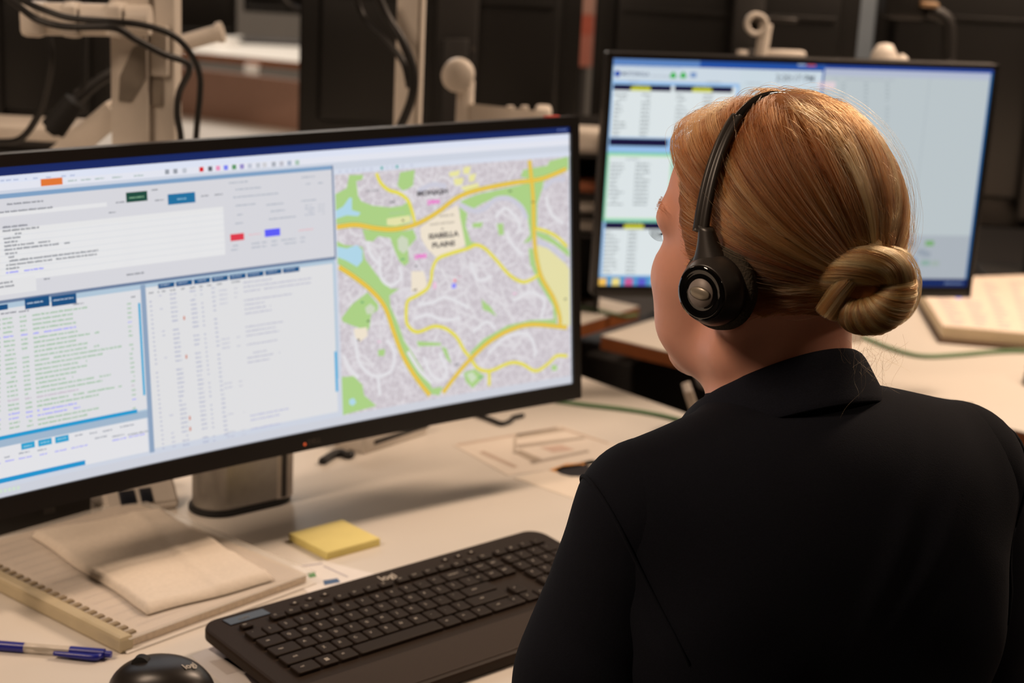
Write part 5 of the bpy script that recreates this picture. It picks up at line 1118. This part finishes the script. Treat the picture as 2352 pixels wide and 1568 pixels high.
for sgn, S_, E_ in ((1, SL, EL), (-1, SR_, ER)):
    mid = S_ * 0.5 + E_ * 0.5; ax = (E_ - S_) / np.linalg.norm(E_ - S_)
    sp_ = [cone(S_ + [0, 0, 0.002], mid, 0.0545, 0.050, 0.035), cone(mid, S_ * 0.12 + E_ * 0.88, 0.050, 0.050, 0.03)]
    D2, lo2 = grid_field(sp_, 0.005, 0.010); V2, F2 = nets(D2, lo2, 0.005); t = (V2 - S_) @ ax
    ph = np.arctan2((V2 - S_) @ TB[0], (V2 - S_) @ TB[1]); V2 = V2 + ((V2 - S_ - np.outer(t, ax)) * (0.022 * np.sin(t * 95 + 2 * np.sin(ph * 2 + t * 20)) * np.clip(t * 9, 0, 1))[:, None])
    k2 = t[F2[:, 0]] < 0.242
    V2, F2 = compact(V2, F2[k2]); s2 = np_mesh('sleeve', V2 - V0, F2, M_shirt, w)
    # armhole seam
    c = S_ + ax * 0.030 + TB[1] * sgn * 0.018; nrm_ = TB[1] * sgn * 0.86 + ax * 0.42; nrm_ /= np.linalg.norm(nrm_); u1 = np.cross(nrm_, [0, 0, 1.0]); u1 /= np.linalg.norm(u1); u2 = np.cross(nrm_, u1)
    aa = np.linspace(0, 2 * math.pi, 49); dd = np.cos(aa)[:, None] * u1 + np.sin(aa)[:, None] * u2; l_ = np.full(49, 0.02); h_ = np.full(49, 0.12)
    for _ in range(14):
        m_ = (l_ + h_) / 2; v_ = np.minimum(field(shirtp, c + dd * m_[:, None], 0.012), field(sp_, c + dd * m_[:, None], 0.010)); l_ = np.where(v_ < 0, m_, l_); h_ = np.where(v_ < 0, h_, m_)
    b = MB(); b.tube([tuple(p) for p in c + dd * (l_ + 0.0006)[:, None] - V0], 0.0017, 8, cat=False); b.build('armhole_seam', M_shirt, w)
# collar: a stand round the neck and a leaf folded down over it
M_collar = mat('navy_collar', (22, 24, 33), 0.9, var=0.2, scale=700, bump=0.15, spec=0.15)
def collar(prof, a0, a1, n, name, thick):
    vs = []; fs = []; m = len(prof)
    for i in range(n + 1):
        a = a0 + (a1 - a0) * i / n
        for (r, h, k) in prof:
            d = -math.cos(a) * TB[0] * 1.04 + math.sin(a) * TB[1]
            front = (1 - math.cos(a)) / 2
            c = np.array([NBn[0] + 0.003, NBn[1], 1.106]) + TB[0] * (0.000 + 0.010 * front); p = c + d * (r + 0.006 * front) + np.array([0, 0, h - 0.096 * front - 0.004 * math.sin(a)]) - np.array([0, 0, k * 0.02 * front])
            vs.append(p - V0)
    for i in range(n):
        for j in range(m - 1): fs.append((i * m + j, i * m + j + 1, (i + 1) * m + j + 1, (i + 1) * m + j))
    b = MB(); b.add(vs, fs, 0, True); o = b.build(name, M_collar, w)
    md = o.modifiers.new('thickness', 'SOLIDIFY'); md.thickness = thick; md.offset = 0; md = o.modifiers.new('sub', 'SUBSURF'); md.levels = md.render_levels = 1
    return o
CA = math.radians(165)
collar([(0.066, -0.016, 0), (0.061, 0.005, 0), (0.0585, 0.022, 0), (0.0590, 0.028, 0), (0.0625, 0.0305, 0), (0.0670, 0.027, 0), (0.0745, 0.014, 0), (0.0840, 0.001, 0.5), (0.0920, -0.0075, 1)], -CA, CA, 72, 'collar', 0.0028)
# trousers and shoes (below the picture)
pants = [p for p in legs if True] + [te(0, 0, 0.56, 0.118, 0.168, 0.115, 0.05)]
D3, lo3 = grid_field(pants, 0.008, 0.012); V3, F3 = nets(D3, lo3, 0.008); z = V3[F3[:, 0], 2]; k3 = (z < 0.62) & (z > 0.10); Vp, Fp = compact(V3, F3[k3]); np_mesh('trousers', Vp - V0, Fp, mat('dark_trousers', (24, 24, 28), 0.9), w)
for sgn in (1, -1):
    sp_ = [cone(tp(0.375, sgn * 0.12, 0.05), tp(0.555, sgn * 0.14, 0.04), 0.046, 0.040, 0.02)]; Ds, ls = grid_field(sp_, 0.006); Vs, Fs = nets(Ds, ls, 0.006); Vs[:, 2] = np.maximum(Vs[:, 2], 0.002); np_mesh('shoe', Vs - V0, Fs, M_rubber, w)

# ---- hair
c0 = hp(0.002, 0, 0.040)
headp = skull + face
def hloc(P): q = P - On; return np.stack([q @ HB[0], q @ HB[1], q @ HB[2]], -1)
def radius(d):                                     # distance from the skull's centre to the skin along direction d (world)
    lo_ = np.full(len(d), 0.02); hi_ = np.full(len(d), 0.16)
    for _ in range(18):
        m = (lo_ + hi_) / 2; v = field(headp, c0 + d * m[:, None]); lo_ = np.where(v < 0, m, lo_); hi_ = np.where(v < 0, hi_, m)
    return (lo_ + hi_) / 2
HLf = [-0.13, -0.075, -0.050, -0.030, -0.008, 0.012, 0.030, 0.044, 0.052, 0.060, 0.068, 0.078, 0.09, 0.12]
HLz = [-0.062, -0.062, -0.058, -0.046, -0.022, -0.014, -0.008, -0.002, 0.018, 0.052, 0.080, 0.096, 0.108, 0.12]
def hairy(P): q = hloc(P); return q[:, 2] > np.interp(q[:, 0], HLf, HLz)
M_cap = mat('hair_base', (150, 96, 50), 0.55, var=0.25, scale=60, spec=0.3)
na, nb = 150, 110; vs = []; th_ = np.linspace(0, 2 * math.pi, na, endpoint=False); ph_ = np.linspace(0.0, math.pi * 0.86, nb)
dirs = np.array([[math.sin(p) * math.cos(t), math.sin(p) * math.sin(t), math.cos(p)] for p in ph_ for t in th_]) @ np.eye(3)
dw = dirs @ HB; Rr = radius(dw); skinP = c0 + dw * Rr[:, None]; hm = hairy(skinP)
hin = (lambda q: q[:, 2] > np.interp(q[:, 0] - 0.004, HLf, HLz) + 0.006)(hloc(skinP)); ql = hloc(skinP); capP = c0 + dw * (Rr - 0.0015 + 0.0060 * np.clip((ql[:, 2] - np.interp(ql[:, 0], HLf, HLz) - 0.006) / 0.014, 0, 1))[:, None]
Fc = np.array([(i * na + j, (i + 1) * na + j, (i + 1) * na + (j + 1) % na, i * na + (j + 1) % na) for i in range(nb - 1) for j in range(na)])
Vc, Fc2 = compact(capP, Fc[hin[Fc].all(1)])
hair = np_mesh('hair', Vc - V0, Fc2, M_cap, w)

BUN = np.array([-0.100, 0.026, 0.013])
def clump_noise(x, y): return np.sin(x * 31 + 2.1 * np.sin(y * 17)) * 0.5 + np.sin(y * 43 + 1.7 * np.sin(x * 23 + 1)) * 0.5
def hair_mat(name, dark, mid, light, rough=None):
    m = bpy.data.materials.new(name); m.use_nodes = True; nt = m.node_tree; nt.nodes.clear()
    out = nt.nodes.new('ShaderNodeOutputMaterial'); h = nt.nodes.new('ShaderNodeBsdfHairPrincipled'); h.parametrization = 'COLOR'
    h.inputs['Roughness'].default_value = 0.34 if rough is None else rough; h.inputs['Radial Roughness'].default_value = 0.45; h.inputs['Coat'].default_value = 0.0
    at_ = nt.nodes.new('ShaderNodeAttribute'); at_.attribute_name = 'tone'; r = nt.nodes.new('ShaderNodeValToRGB')
    r.color_ramp.elements[0].color = (*srgb(dark), 1); r.color_ramp.elements[1].color = (*srgb(light), 1); e = r.color_ramp.elements.new(0.5); e.color = (*srgb(mid), 1)
    nt.links.new(at_.outputs['Fac'], r.inputs[0]); nt.links.new(r.outputs[0], h.inputs['Color']); nt.links.new(h.outputs[0], out.inputs[0]); return m
M_hair = hair_mat('fair_hair', (96, 48, 22), (148, 90, 48), (212, 160, 102))
M_bun = hair_mat('bun_hair', (100, 56, 26), (166, 112, 62), (226, 180, 120))
def strands(name, P, rad, tone, m, parent, tip=0.35):           # P: (n, k, 3)
    n, k = P.shape[:2]; hc = bpy.data.hair_curves.new(name); hc.add_curves([k] * n)
    hc.attributes['position'].data.foreach_set('vector', np.asarray(P - V0, np.float32).ravel())
    ra = hc.attributes.get('radius') or hc.attributes.new('radius', 'FLOAT', 'POINT')
    prof = np.ones(k); prof[-3:] = np.linspace(1, tip, 3)
    ra.data.foreach_set('value', (rad[:, None] * prof[None]).astype(np.float32).ravel())
    ta = hc.attributes.new('tone', 'FLOAT', 'CURVE'); ta.data.foreach_set('value', np.clip(tone, 0, 1).astype(np.float32))
    hc.materials.append(m); o = bpy.data.objects.new(name, hc); COL.objects.link(o); o.parent = parent; return o
def project(P, off):
    sh_ = P.shape; q = P.reshape(-1, 3) - c0; d = q / np.linalg.norm(q, axis=1)[:, None]; return (c0 + d * (radius(d) + off.reshape(-1))[:, None]).reshape(sh_)
NS = 15000
idx = RNG.choice(np.where(hm & (dirs[:, 2] > -0.75))[0], NS * 2, p=None)
wgt = np.sin(np.arccos(np.clip(dirs[idx][:, 2], -1, 1))); idx = idx[RNG.random(len(idx)) < wgt][:NS]; NS = len(idx)
jit = RNG.normal(0, 0.010, (NS, 3)); rd = dw[idx] + jit; rd /= np.linalg.norm(rd, axis=1)[:, None]
root = c0 + rd * radius(rd)[:, None]; rl = hloc(root); sgn = np.where(rl[:, 1] + RNG.normal(0, 1, NS) * (0.003 + 0.03 * (rl[:, 0] < 0)) > 0.004, 1.0, -1.0)
K = 16; s = np.linspace(0, 1, K)[None, :, None]
endl = np.stack([np.full(NS, -0.098), 0.014 + np.clip(rl[:, 1] * 0.20, -0.02, 0.02), 0.010 + np.clip((rl[:, 2] - 0.05) * 0.16, -0.02, 0.02)], -1)
frontness = np.clip((rl[:, 0] + 0.05) / 0.13, 0, 1); top = np.clip((rl[:, 2] - 0.03) / 0.10, 0, 1)
ctl = 0.5 * (rl + endl); ctl[:, 1] += sgn * (0.058 * top * frontness + 0.006 * frontness); ctl[:, 2] += -0.052 * top * frontness + 0.016 * (1 - top); ctl[:, 0] += 0.030 * top
low = np.clip((0.02 - rl[:, 2]) / 0.06, 0, 1); ctl[:, 2] -= 0.0
toW = lambda q: On + q[..., 0:1] * HB[0] + q[..., 1:2] * HB[1] + q[..., 2:3] * HB[2]
r3, c3, e3 = toW(rl), toW(ctl), toW(endl)
Pn = (1 - s) ** 2 * r3[:, None] + 2 * s * (1 - s) * c3[:, None] + s ** 2 * e3[:, None]
cl = clump_noise(rl[:, 1] * 2.2 + rl[:, 0], rl[:, 2] * 1.6 + rl[:, 0] * 0.8); cl2 = clump_noise(rl[:, 1] * 5 + 0.3, rl[:, 2] * 5 + rl[:, 0] * 4)
lift = (0.006 + 0.0022 * cl + 0.0014 * cl2 + RNG.random(NS) * 0.0022)[:, None] * np.minimum(1, 0.30 + 3.5 * s[:, :, 0]) * (1 - 0.25 * s[:, :, 0])
lift = lift + 0.010 * (frontness * np.clip((rl[:, 2] - 0.05) / 0.06, 0, 1))[:, None] * np.minimum(1, 0.12 + 5 * s[:, :, 0]) * (1 - s[:, :, 0]); lift = np.maximum(lift, 0.0025)
Pn = project(Pn, lift)
Pn += (RNG.normal(0, 0.0005, (NS, 1, 3)) * np.sin(s * 9 + RNG.random((NS, 1, 1)) * 6))
G = RNG.choice(NS, 190, replace=False); key = np.concatenate([rl, Pn[:, 8] - On], 1); gi = np.empty(NS, int)
for a in range(0, NS, 2000): gi[a:a + 2000] = np.argmin(((key[a:a + 2000, None] - key[None, G]) ** 2).sum(-1), 1)
gp = Pn[G][gi]; cw = (0.72 * np.sin(np.clip(np.linspace(0, 1, K) * 1.5, 0, 1) * math.pi / 2) ** 1.3)[None, :, None] * RNG.uniform(0.55, 1.1, (NS, 1, 1))
Pn = Pn * (1 - cw) + (gp + (Pn - gp) * 0.22) * cw
gt = RNG.normal(0, 1, 190); gl = RNG.uniform(-0.0024, 0.0052, 190); nn = Pn - c0; nn /= np.linalg.norm(nn, axis=2)[:, :, None]
Pn += nn * (gl[gi][:, None] * np.sin(np.linspace(0, 1, K) * math.pi)[None] ** 0.8)[:, :, None]
q3 = Pn.reshape(-1, 3) - c0; rr3 = np.linalg.norm(q3, axis=1); d3 = q3 / rr3[:, None]; rs3 = radius(d3); h3 = rr3 - rs3; ql3 = hloc(Pn.reshape(-1, 3))
fb = 0.013 + 0.009 * np.clip(ql3[:, 2] / 0.15, 0, 1) ** 2 + 0.007 * np.sin(np.pi * np.clip(ql3[:, 2] / 0.15, 0, 1)); wb3 = np.exp(-((ql3[:, 0] - fb) / 0.013) ** 2) * np.clip((0.150 - ql3[:, 2]) / 0.012, 0, 1)   # hair pressed flat under the band
Pn = (c0 + d3 * (rs3 + h3 * (1 - wb3) + np.clip(h3, 0.0005, 0.0030) * wb3)[:, None]).reshape(Pn.shape)
tone = 0.45 + 0.25 * gt[gi] + 0.10 * cl2 + 0.08 * cl + RNG.normal(0, 0.06, NS) - 0.20 * frontness * (1 - 0.4 * top) + 0.10 * (rl[:, 1] < -0.02)
strands('hair_strands', Pn, np.full(NS, 0.00013) * (0.8 + 0.5 * RNG.random(NS)), tone, M_hair, hair)
# loose flyaway hairs
nf = 420; ii = RNG.integers(0, NS, nf); Pf = Pn[ii].copy(); nrmF = Pf - c0; nrmF /= np.linalg.norm(nrmF, axis=2)[:, :, None]
Pf += nrmF * ((RNG.random((nf, 1)) * 0.010 + 0.002) * np.sin(np.linspace(0.15, 2.7, K))[None] )[:, :, None]
strands('flyaway_hair', Pf, np.full(nf, 0.00006), 0.6 + RNG.normal(0, 0.2, nf), M_hair, hair)
# wisps on the nape and below the bun
nw = 55; rt = np.stack([RNG.uniform(-0.10, -0.05, nw), RNG.uniform(-0.05, 0.03, nw), np.full(nw, -0.045) + RNG.normal(0, 0.008, nw)], -1); tt = np.linspace(0, 1, 10)
Pw = toW(rt)[:, None] + (np.array([0, 0, -1.0])[None, None] * (RNG.uniform(0.012, 0.040, (nw, 1, 1)) * tt[None, :, None]) + RNG.normal(0, 1, (nw, 1, 3)) * 0.012 * (tt ** 2)[None, :, None] + RNG.normal(0, 1, (nw, 1, 3)) * 0.004 * np.sin(tt * 5)[None, :, None])
Pw -= HB[0][None, None] * 0.012
strands('nape_wisps', Pw, np.full(nw, 0.00005), 0.5 + RNG.normal(0, 0.2, nw), M_bun, hair)
# the bun: a rope of hair wound round itself
bc_ = hp(*BUN)
BN = -HB[0] * 0.62 + HB[1] * 0.55; BN[2] = 0.10; BN /= np.linalg.norm(BN)
B1 = np.cross([0, 0, 1.0], BN) ; B1 /= np.linalg.norm(B1); B2 = np.cross(BN, B1)
def rope_path(ctrl):                               # (right, up, out) control points -> smooth path
    P = np.array([tuple(p) for p in catmull([tuple(bc_ + (B1 * a + B2 * b_ + BN * c) * 0.90) for a, b_, c in ctrl], 12)])
    def f(t): x = np.clip(t, 0, 1) * (len(P) - 1); i0 = np.minimum(x.astype(int), len(P) - 2); fr = (x - i0)[:, None]; return P[i0] * (1 - fr) + P[i0 + 1] * fr
    return f
def coil_strands(n, fun, trad, K=36, twist=1.2, seed=1, flat=1.0):
    g = np.random.default_rng(seed); tt = np.linspace(0, 1, K); Cc = fun(tt); T = fun(np.minimum(tt + 0.02, 1)) - fun(np.maximum(tt - 0.02, 0)); T /= np.linalg.norm(T, axis=1)[:, None]
    N1 = np.cross(T, BN); N1 /= np.linalg.norm(N1, axis=1)[:, None]; N2 = np.cross(T, N1)
    a = g.random(n) * 2 * math.pi; rr = np.sqrt(g.uniform(0.72, 1.06, n)); tr = trad(tt)
    ang = a[:, None] + twist * 2 * math.pi * tt[None]; Pq = Cc[None] + (np.cos(ang)[..., None] * N1[None] + flat * np.sin(ang)[..., None] * N2[None]) * (rr[:, None] * tr[None])[..., None]
    return Pq + g.normal(0, 0.0004, Pq.shape[:1] + (1, 3)), 0.52 + 0.20 * np.sin(a * 5 + seed) + 0.14 * np.sin(a * 11 + 2 * seed) + g.normal(0, 0.14, n)
b = MB(); Rb = Matrix(np.stack([B1, B2, BN], 1).tolist())
b.lathe([(0, -0.022), (0.020, -0.018), (0.0275, -0.006), (0.0275, 0.002), (0.020, 0.010), (0, 0.014)], tuple(bc_ - V0), Rb, 28)
low_ = rope_path([(-0.020, -0.018, 0.000), (-0.012, -0.025, 0.008), (0.004, -0.023, 0.015), (0.018, -0.011, 0.016), (0.025, 0.004, 0.010), (0.020, 0.014, 0.004)])
lowr = lambda t: 0.0150 * np.sin(np.clip(t * 0.86 + 0.14, 0.05, 0.97) * math.pi) ** 0.45
upp_ = rope_path([(-0.040, 0.004, -0.014), (-0.026, 0.012, 0.000), (-0.006, 0.018, 0.010), (0.012, 0.016, 0.012), (0.024, 0.004, 0.010), (0.027, -0.012, 0.004)])
uppr = lambda t: 0.0150 * np.sin(np.clip(t * 0.8 + 0.15, 0.05, 0.97) * math.pi) ** 0.5
for fn, rd_ in ((low_, lowr), (upp_, uppr)):
    tt = np.linspace(0, 1, 40); b.tube([tuple(p - V0) for p in fn(tt)], [float(rd_(np.array(t))) * 0.86 for t in np.linspace(0, 1, 14)], 14, cat=False)
bun = b.build('hair_bun', M_cap, w)
for nm, fn, rd_, n, tw, sd_ in (('coiled_lock', low_, lowr, 2600, 1.9, 3), ('upper_lock', upp_, uppr, 2600, 0.55, 5),
        ('outer_lock', rope_path([(0.004, 0.024, -0.002), (0.022, 0.021, 0.000), (0.034, 0.006, 0.000), (0.035, -0.010, -0.002), (0.024, -0.026, -0.004)]), lambda t: 0.0062 + 0 * t, 900, 0.5, 7),
        ('hanging_lock', rope_path([(0.006, 0.036, -0.004), (-0.004, 0.030, 0.004), (-0.018, 0.014, 0.010), (-0.028, -0.004, 0.006), (-0.036, -0.026, -0.002)]), lambda t: 0.0045 + 0.005 * t, 1300, 0.25, 9),
        ('loose_loops', rope_path([(0.010, 0.030, -0.008), (0.032, 0.024, -0.006), (0.042, 0.002, -0.004), (0.036, -0.022, -0.004), (0.010, -0.036, -0.002), (-0.016, -0.034, 0.0)]), lambda t: 0.006 + 0 * t, 110, 0.7, 11)):
    Pc, tc_ = coil_strands(n, fn, rd_, 36, tw, sd_, 1.0); strands(nm, Pc, np.full(len(Pc), 0.00009 if nm == 'loose_loops' else 0.00015), tc_, M_bun, bun)
# eyes, lashes, brows
for sg in (1, -1):
    b = MB(); bm = bmesh.new(); bmesh.ops.create_uvsphere(bm, u_segments=24, v_segments=16, radius=0.0110); b.bm(bm, tuple(hp(0.0745, sg * 0.033, 0.013) - V0), smooth=True); b.build('eye', mat('eye_white', (226, 218, 212), 0.15, var=0.0), w)
    n = 26; tt = np.linspace(0, 1, 8); Pl = []
    for i in range(n):
        u = i / (n - 1) - 0.5; base = hp(0.0945 - 0.026 * u * u - max(0, u) * 0.006, sg * (0.033 + u * 0.026), 0.0155 - 0.010 * u * u)
        Pl.append([base + (HB[0] * 0.0105 + HB[1] * sg * (0.003 + 0.009 * u)) * t + HB[2] * (-0.004 * t + 0.0095 * t * t) for t in tt])
    strands('eyelashes', np.array(Pl), np.full(n, 0.00011), np.zeros(n), mat('lash_black', (12, 10, 9), 0.7, var=0.0, spec=0.1), w, 0.2)
    n = 120; Pl = []
    for i in range(n):
        u = RNG.random(); base = toW(np.array([0.090 - 0.026 * u * u, sg * (0.014 + 0.040 * u), 0.038 + 0.006 * math.sin(u * 2.4) + RNG.normal(0, 0.0016)]))
        d_ = base - c0; d_ /= np.linalg.norm(d_); base = c0 + d_ * (radius(d_[None])[0] + 0.0006); Pl.append([base + (HB[1] * sg * 0.007 + HB[2] * 0.002 - HB[0] * 0.004) * t + d_ * 0.0012 * t for t in tt])
    strands('eyebrow', np.array(Pl), np.full(n, 0.00010), np.full(n, 0.25) , M_hair, w, 0.3)

# ------------------------------------------------------------------ headset (worn, so a thing of its own)
hs0 = hp(0, 0.088, 0.0); H0 = V0 * 0 + np.array(hs0)
hset = thing('headset', 'black headset with a round ear cup, worn by the woman', 'headset', Matrix.Translation(tuple(H0)))
def hl(f, l, z): return Vector(hp(f, l, z) - H0)
Rl = Matrix(np.stack([HB[0], -HB[2], HB[1]], 1).tolist())     # lathe axis along her left
def band(name, t0, t1, w0, w1, th, m, n=40, f0=0.013, ro=(0.0960, 0.1515), ridge=0.0):
    vs = []; fs = []; cs = [(-0.5, 0), (-0.46, 0.7), (-0.2, 1.0), (-0.10, 1.0 - ridge), (0.10, 1.0 - ridge), (0.2, 1.0), (0.46, 0.7), (0.5, 0), (0.4, -0.4), (-0.4, -0.4)]; m_ = len(cs)
    for i in range(n + 1):
        t = math.radians(t0 + (t1 - t0) * i / n); ww = w0 + (w1 - w0) * i / n
        for (a, r) in cs:
            vs.append(hl(f0 + a * ww + 0.007 * math.sin(2 * t) + 0.009 * math.sin(t) ** 2, (ro[0] + r * th) * math.cos(t), (ro[1] - 0.004 + r * th) * math.sin(t) - 0.004))
    for i in range(n):
        for j in range(m_): fs.append((i * m_ + j, i * m_ + (j + 1) % m_, (i + 1) * m_ + (j + 1) % m_, (i + 1) * m_ + j))
    fs += [tuple(range(m_)), tuple(n * m_ + j for j in range(m_ - 1, -1, -1))]
    b = MB(); b.add(vs, fs, 0, True); return b.build(name, m, hset)
M_hs = mat('headset_plastic', (56, 52, 49), 0.36, var=0.05, scale=200); M_foam = mat('ear_foam', (66, 59, 48), 0.95, var=0.25, scale=500, bump=0.6)
band('headband', 55, 128, 0.0085, 0.0085, 0.0022, M_gloss)
band('band_sleeve', 17, 62, 0.0142, 0.0115, 0.0045, M_hs, ridge=0.35)
band('band_sleeve', 165, 118, 0.0142, 0.0115, 0.0045, M_hs, ridge=0.35)
CUPZ, CUPF = -0.003, -0.001
for sg in (1, -1):
    c = hl(CUPF, sg * 0.0755, CUPZ); Rs = Matrix(np.stack([HB[0], -HB[2] * sg, HB[1] * sg], 1).tolist())
    b = MB(); b.lathe([(0.0, 0.0), (0.024, 0.0), (0.0315, 0.003), (0.0340, 0.008), (0.0330, 0.0135), (0.0280, 0.0165), (0.0, 0.017)], c, Rs, 48); b.build('ear_cushion', M_foam, hset)
    b = MB(); b.lathe([(0.0270, 0.013), (0.0290, 0.016), (0.0285, 0.022), (0.0255, 0.029), (0.0230, 0.0335), (0.0222, 0.0350), (0.0, 0.0350)], c, Rs, 48); cup = b.build('ear_cup', M_hs, hset)
    b = MB(); b.lathe([(0.0222, 0.0345), (0.0215, 0.0362), (0.0195, 0.0368), (0.0165, 0.0358), (0.0135, 0.0352), (0.0122, 0.0360), (0.0, 0.0360)], c, Rs, 48); b.build('gloss_ring', M_gloss, cup)
    b = MB(); b.lathe([(0.0118, 0.0350), (0.0114, 0.0368), (0.0, 0.0369)], c, Rs, 40); b.build('silver_disc', mat('silver_disc', (150, 140, 134), 0.5, 0.15, var=0.03), cup)
    b = MB(); b.lathe([(0.0, 0.0366), (0.004, 0.0368), (0.0082, 0.0372), (0.0100, 0.0373), (0.0082, 0.0381), (0.0040, 0.0389), (0.0, 0.0390)], c, Rs, 28, sx=1.0, sy=0.52); b.build('oval_badge', mat('badge_champagne', (156, 147, 132), 0.3, 0.3, var=0.02), cup)
    # neck of the cup rising into the sleeve
    b = MB(); vs = []; fs = []; n = 14; m_ = 20
    for i in range(n + 1):
        t = i / n; z = CUPZ + 0.008 + 0.040 * t; hw = 0.0195 * (1 - t) ** 1.7 + 0.0070; l = 0.0755 + 0.0165 - 0.001 * t; hd = 0.0095 * (1 - t) + 0.0048
        for j in range(m_):
            a = 2 * math.pi * j / m_; vs.append(hl(CUPF * (1 - t) + 0.0145 * t + hw * math.copysign(abs(math.cos(a)) ** 0.8, math.cos(a)), sg * (l + hd * math.sin(a)), z))
    for i in range(n):
        for j in range(m_): fs.append((i * m_ + j, i * m_ + (j + 1) % m_, (i + 1) * m_ + (j + 1) % m_, (i + 1) * m_ + j))
    fs += [tuple(range(m_)), tuple(n * m_ + j for j in range(m_))]
    b.add(vs, fs, 0, True); b.build('cup_yoke', M_hs, hset)
b = MB(); b.tube([hl(CUPF, -0.105, CUPZ - 0.01), hl(0.04, -0.098, -0.05), hl(0.085, -0.07, -0.075), hl(0.108, -0.035, -0.075)], [0.0035, 0.003, 0.0028, 0.005], 12); b.build('microphone_boom', M_hs, hset)

# ------------------------------------------------------------------ chairs
def office_chair(label, loc, yaw, cloth, back_h=0.42, back_z=0.60, arms=True):
    t = thing('office_chair', label, 'chair', frame(loc, yaw))     # faces +y
    b = MB(); b.box((0, 0.0, 0.445), (0.48, 0.46, 0.07), None, 0.03, seg=4); b.build('seat', cloth, t)
    b = MB()
    vs = []; fs = []; n = 12
    for lay in (0, 1):
        for i in range(n + 1):
            for j in range(n + 1):
                u, v = i / n - 0.5, j / n; wdt = 0.44 * (1 - 0.18 * abs(v - 0.4)); x = u * wdt; y = -0.235 - 0.05 * v + 0.12 * u * u + (-0.045 if lay else 0) * (1 - (2 * u) ** 4) * (1 - (2 * v - 1) ** 6); vs.append((x, y, back_z + back_h * v))
    m = (n + 1) ** 2
    for i in range(n):
        for j in range(n): a = i * (n + 1) + j; fs += [(a, a + n + 1, a + n + 2, a + 1), (m + a, m + a + 1, m + a + n + 2, m + a + n + 1)]
    b.add(vs, fs, 0, True); b.build('backrest', cloth, t)
    b = MB(); b.box((0, -0.285, 0.55), (0.06, 0.02, 0.26), None, 0.005); b.build('back_bar', M_blackm, t)
    b = MB(); b.cyl((0, 0, 0.09), (0, 0, 0.42), 0.028); b.build('gas_column', M_dgrey, t)
    for k in range(5):
        a = k * 2 * math.pi / 5 + 0.3; b = MB(); b.tube([(0, 0, 0.10), (0.16 * math.cos(a), 0.16 * math.sin(a), 0.085), (0.29 * math.cos(a), 0.29 * math.sin(a), 0.07)], [0.024, 0.02, 0.015], 10); b.build('leg', M_blackm, t)
        b = MB(); cx, cy = 0.29 * math.cos(a), 0.29 * math.sin(a); b.cyl((cx - 0.012, cy, 0.028), (cx + 0.012, cy, 0.028), 0.027, n=18); b.build('castor', M_rubber, t)
    return t
so = tp(-0.02, 0, 0)
office_chair('black office chair the woman sits on, at the bottom right corner', (so[0], so[1], 0), TA, mat('chair_fabric', (30, 27, 25), 0.9, var=0.2, scale=500), 0.36, 0.50)

gc = at(1975, 900, 2.52); gy = math.radians(-33); gf = Vector((-math.sin(gy), math.cos(gy), 0))
gch = office_chair('brown-grey office chair pushed under the far desk, glimpsed below the woman\'s jaw', (gc.x + gf.x * 0.19, gc.y + gf.y * 0.19, 0), gy, mat('brown_grey_fabric', (74, 64, 54), 0.85, var=0.2, scale=400), 0.36, 0.44)
p0 = onz(1612, 990, DZ); p1 = at(1577, 888, p0.y); b = MB(); dv = p1 - p0; b.box(dv * 0.5, (0.013, 0.05, dv.length), Matrix.Rotation(math.atan2(dv.x, dv.z), 3, 'Y'), 0.002); o = b.build('grey_strip', mat('pale_grey', (170, 158, 146), 0.5)); o.location = p0; tag(o, 'pale grey upright strip on the desk edge beside the woman\'s collar', 'strip')
b = MB(); pq = at(1500, 900, 3.12); b.box((0, 0.1, 0.33), (0.17, 0.45, 0.66), Matrix.Rotation(gy, 3, 'Z'), 0.006); o = b.build('drawer_pedestal', M_blackm); o.location = (pq.x, pq.y, 0); tag(o, 'black drawer pedestal under the far desk, seen left of the woman\'s jaw', 'pedestal')
